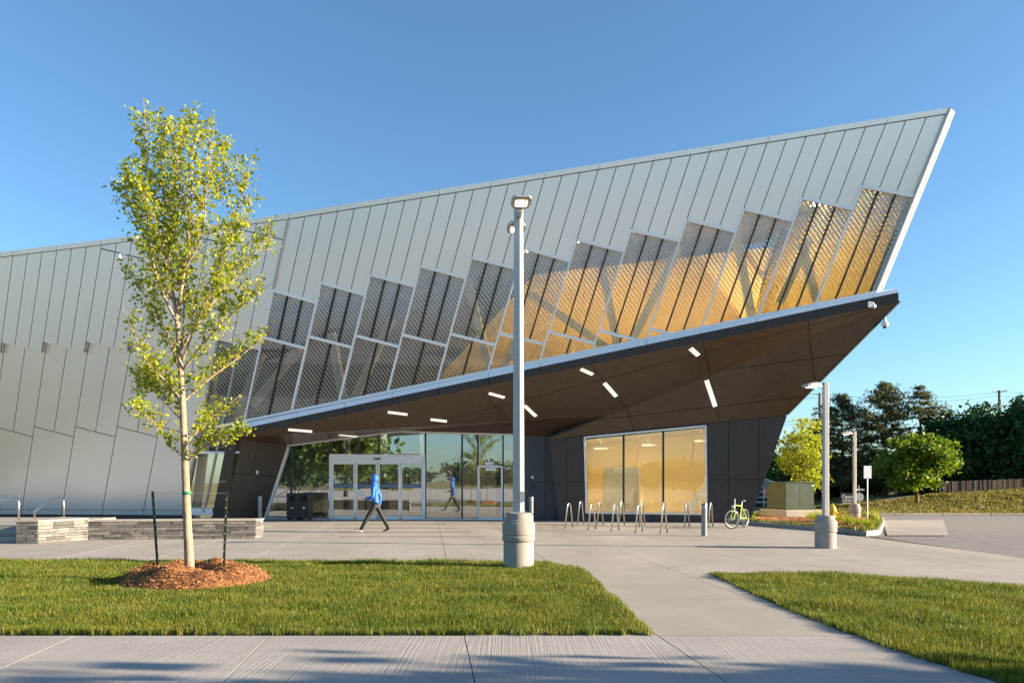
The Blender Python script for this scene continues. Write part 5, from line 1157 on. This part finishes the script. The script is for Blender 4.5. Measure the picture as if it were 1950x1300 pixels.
# fence: each board
fn = thing('wooden_fence', 'weathered brown board fence along the top of the grass bank', 'fence', far(1870, 60)); fm = [M('fence_board_%d' % i, c, rough=.9, var=.25, scale=6) for i, c in enumerate(((.085, .055, .042), (.115, .08, .058), (.16, .13, .085)))]
x = (1790-CX)/FOC*60; i = 0; rr = random.Random(3)
while x < 47:
    z0 = far_z(x, 60)+.03; hb_ = 1.02-.0+rr.uniform(-.02, .03)-max(0, x-34)*.028
    MB().box((x, 60+rr.uniform(-.02, .02), z0+hb_/2-.1), (.118, .025, hb_+.2)).build('board', fm[rr.choice((0, 0, 1, 1, 2))], fn); x += .145; i += 1
for dz in (.25, .75): MB().tube([V((34, 60.05, far_z(34, 60)+dz)), V((40, 60.05, far_z(40, 60)+dz*.9)), V((47, 60.05, far_z(47, 60)+dz*.75))], .03, 4).build('rail', fm[0], fn)
# slide behind the fence
sl = thing('playground_slide', 'yellow playground slide sticking up behind the fence', 'slide', far(1897, 66)); a, b = at(1890, 921, 66), at(1908, 938, 66); m_y = M('slide_yellow', (.55, .38, .03), rough=.4)
b = b+(b-a)*.6
MB().bar(a, b, .12, .5, V((0, 1, 0))).build('chute', m_y, sl)
for s in (-.25, .25): MB().bar(a+V((.05, s, .12)), b+V((.05, s, .12)), .14, .04, V((0, 1, 0))).build('side_rail', m_y, sl)
for s in (-.25, .25): MB().tube([V((a.x+.1, a.y+s, far_z(a.x, 66)-.2)), a+V((.1, s, 0))], .04, 6).build('leg', m_galv, sl)
# board sign reading Open, a round sign back
ob = thing('board_sign', 'black roadside board with white Open lettering between the pine trunks', 'sign', far(1612, 64)); c = at(1613, 952, 64)
MB().box(c, (1.05, .06, 1.25)).build('board', m_black, ob); text('Open', c+V((0, -.04, .3)), .42, m_white, ob)
for i, w in enumerate((.7, .55, .62)): 
    for j in range(4): MB().box(c+V((-.3+.2*j, -.035, -.0-.2*i)), (.12*w/.6, .01, .09)).build('small_lettering', m_white, ob)
for s in (-.45, .45): MB().box(V((c.x+s, c.y+.05, c.z-.9)), (.06, .06, 1.2)).build('leg', m_black, ob)
rs = thing('street_sign', 'round grey sign back with a street name blade on a post', 'sign', far(1637, 64)); c = at(1637, 946, 64)
MB().tube([V((c.x-.05, c.y+.04, -1.4)), V((c.x-.05, c.y+.04, c.z+1.0))], .03, 6).build('post', m_galv, rs); MB().prism([c+V((.36*math.cos(i*.3927), 0, .36*math.sin(i*.3927))) for i in range(16)], V((0, .02, 0))).build('disc', m_galv, rs)
MB().box(c+V((.05, 0, .62)), (.7, .03, .16)).build('blade', m_alum, rs)
# utility poles and wires
m_wire = M('wire', (.05, .05, .055), rough=.6); m_wood = M('pole_wood', (.16, .13, .11), rough=.9, var=.2, scale=5)
def upole(px, ytop, Y, label):
    b = far(px, Y); b.z = -1.4; top = EYE+(HY-ytop)/FOC*Y; t = thing('utility_pole', label, 'utility pole', b, 'wooden utility poles')
    MB().tube([b, V((b.x, b.y, top))], [.20, .15], 10).build('pole', m_wood, t)
    ends = []
    for i, dz in enumerate((.15, 1.9, 3.4)):
        for s in (-1, 1):
            a = V((b.x, b.y, top-dz)); e = a+V((s*1.55, -.2, .25 if s > 0 and i != 1 else .0)); ins = MB().tube([a+V((s*.2, 0, 0)), a+V((s*.9, -.1, .12 if s > 0 else 0))], .06, 6).build('insulator', m_galv, t)
            ends.append(a+V((s*.9, -.1, 0)))
        if i == 1: MB().box(a+V((0, -.12, .0)), (1.7, .1, .1)).build('crossarm', m_wood, t)
    return b, top
b1, t1 = upole(1903, 743, 92, 'wooden utility pole with insulators rising above the dark trees at right'); b2, t2 = upole(1561, 748, 96, 'wooden utility pole partly hidden behind the plaza lamp post')
for dz, dy, wh in ((.15, -.4, 'topmost'), (.55, .3, 'second from the top'), (3.4, -.4, 'third from the top'), (3.75, .3, 'fourth from the top'), (5.6, 0, 'second from the bottom'), (5.9, .4, 'lowest')):
    t = thing('power_line', 'thin overhead power line between the utility poles, '+wh+' of six', 'wire', (b2.x, b2.y, t2-dz), 'power lines across the sky')
    m_ = MB(); seq = [V((b2.x-62, b2.y+14, t2-dz-.6)), V((b2.x, b2.y+dy, t2-dz)), V((b1.x, b1.y+dy, t1-dz-.1)), V((b1.x+45, b1.y-2, t1-dz-.1))]
    for i in range(3):
        p_, q_ = seq[i], seq[i+1]; pts = [p_+(q_-p_)*(k/12)-V((0, 0, 1.1*4*(k/12)*(1-k/12)*.6)) for k in range(13)]; MB().tube(pts, .02, 4).build('wire_span', m_wire, t)
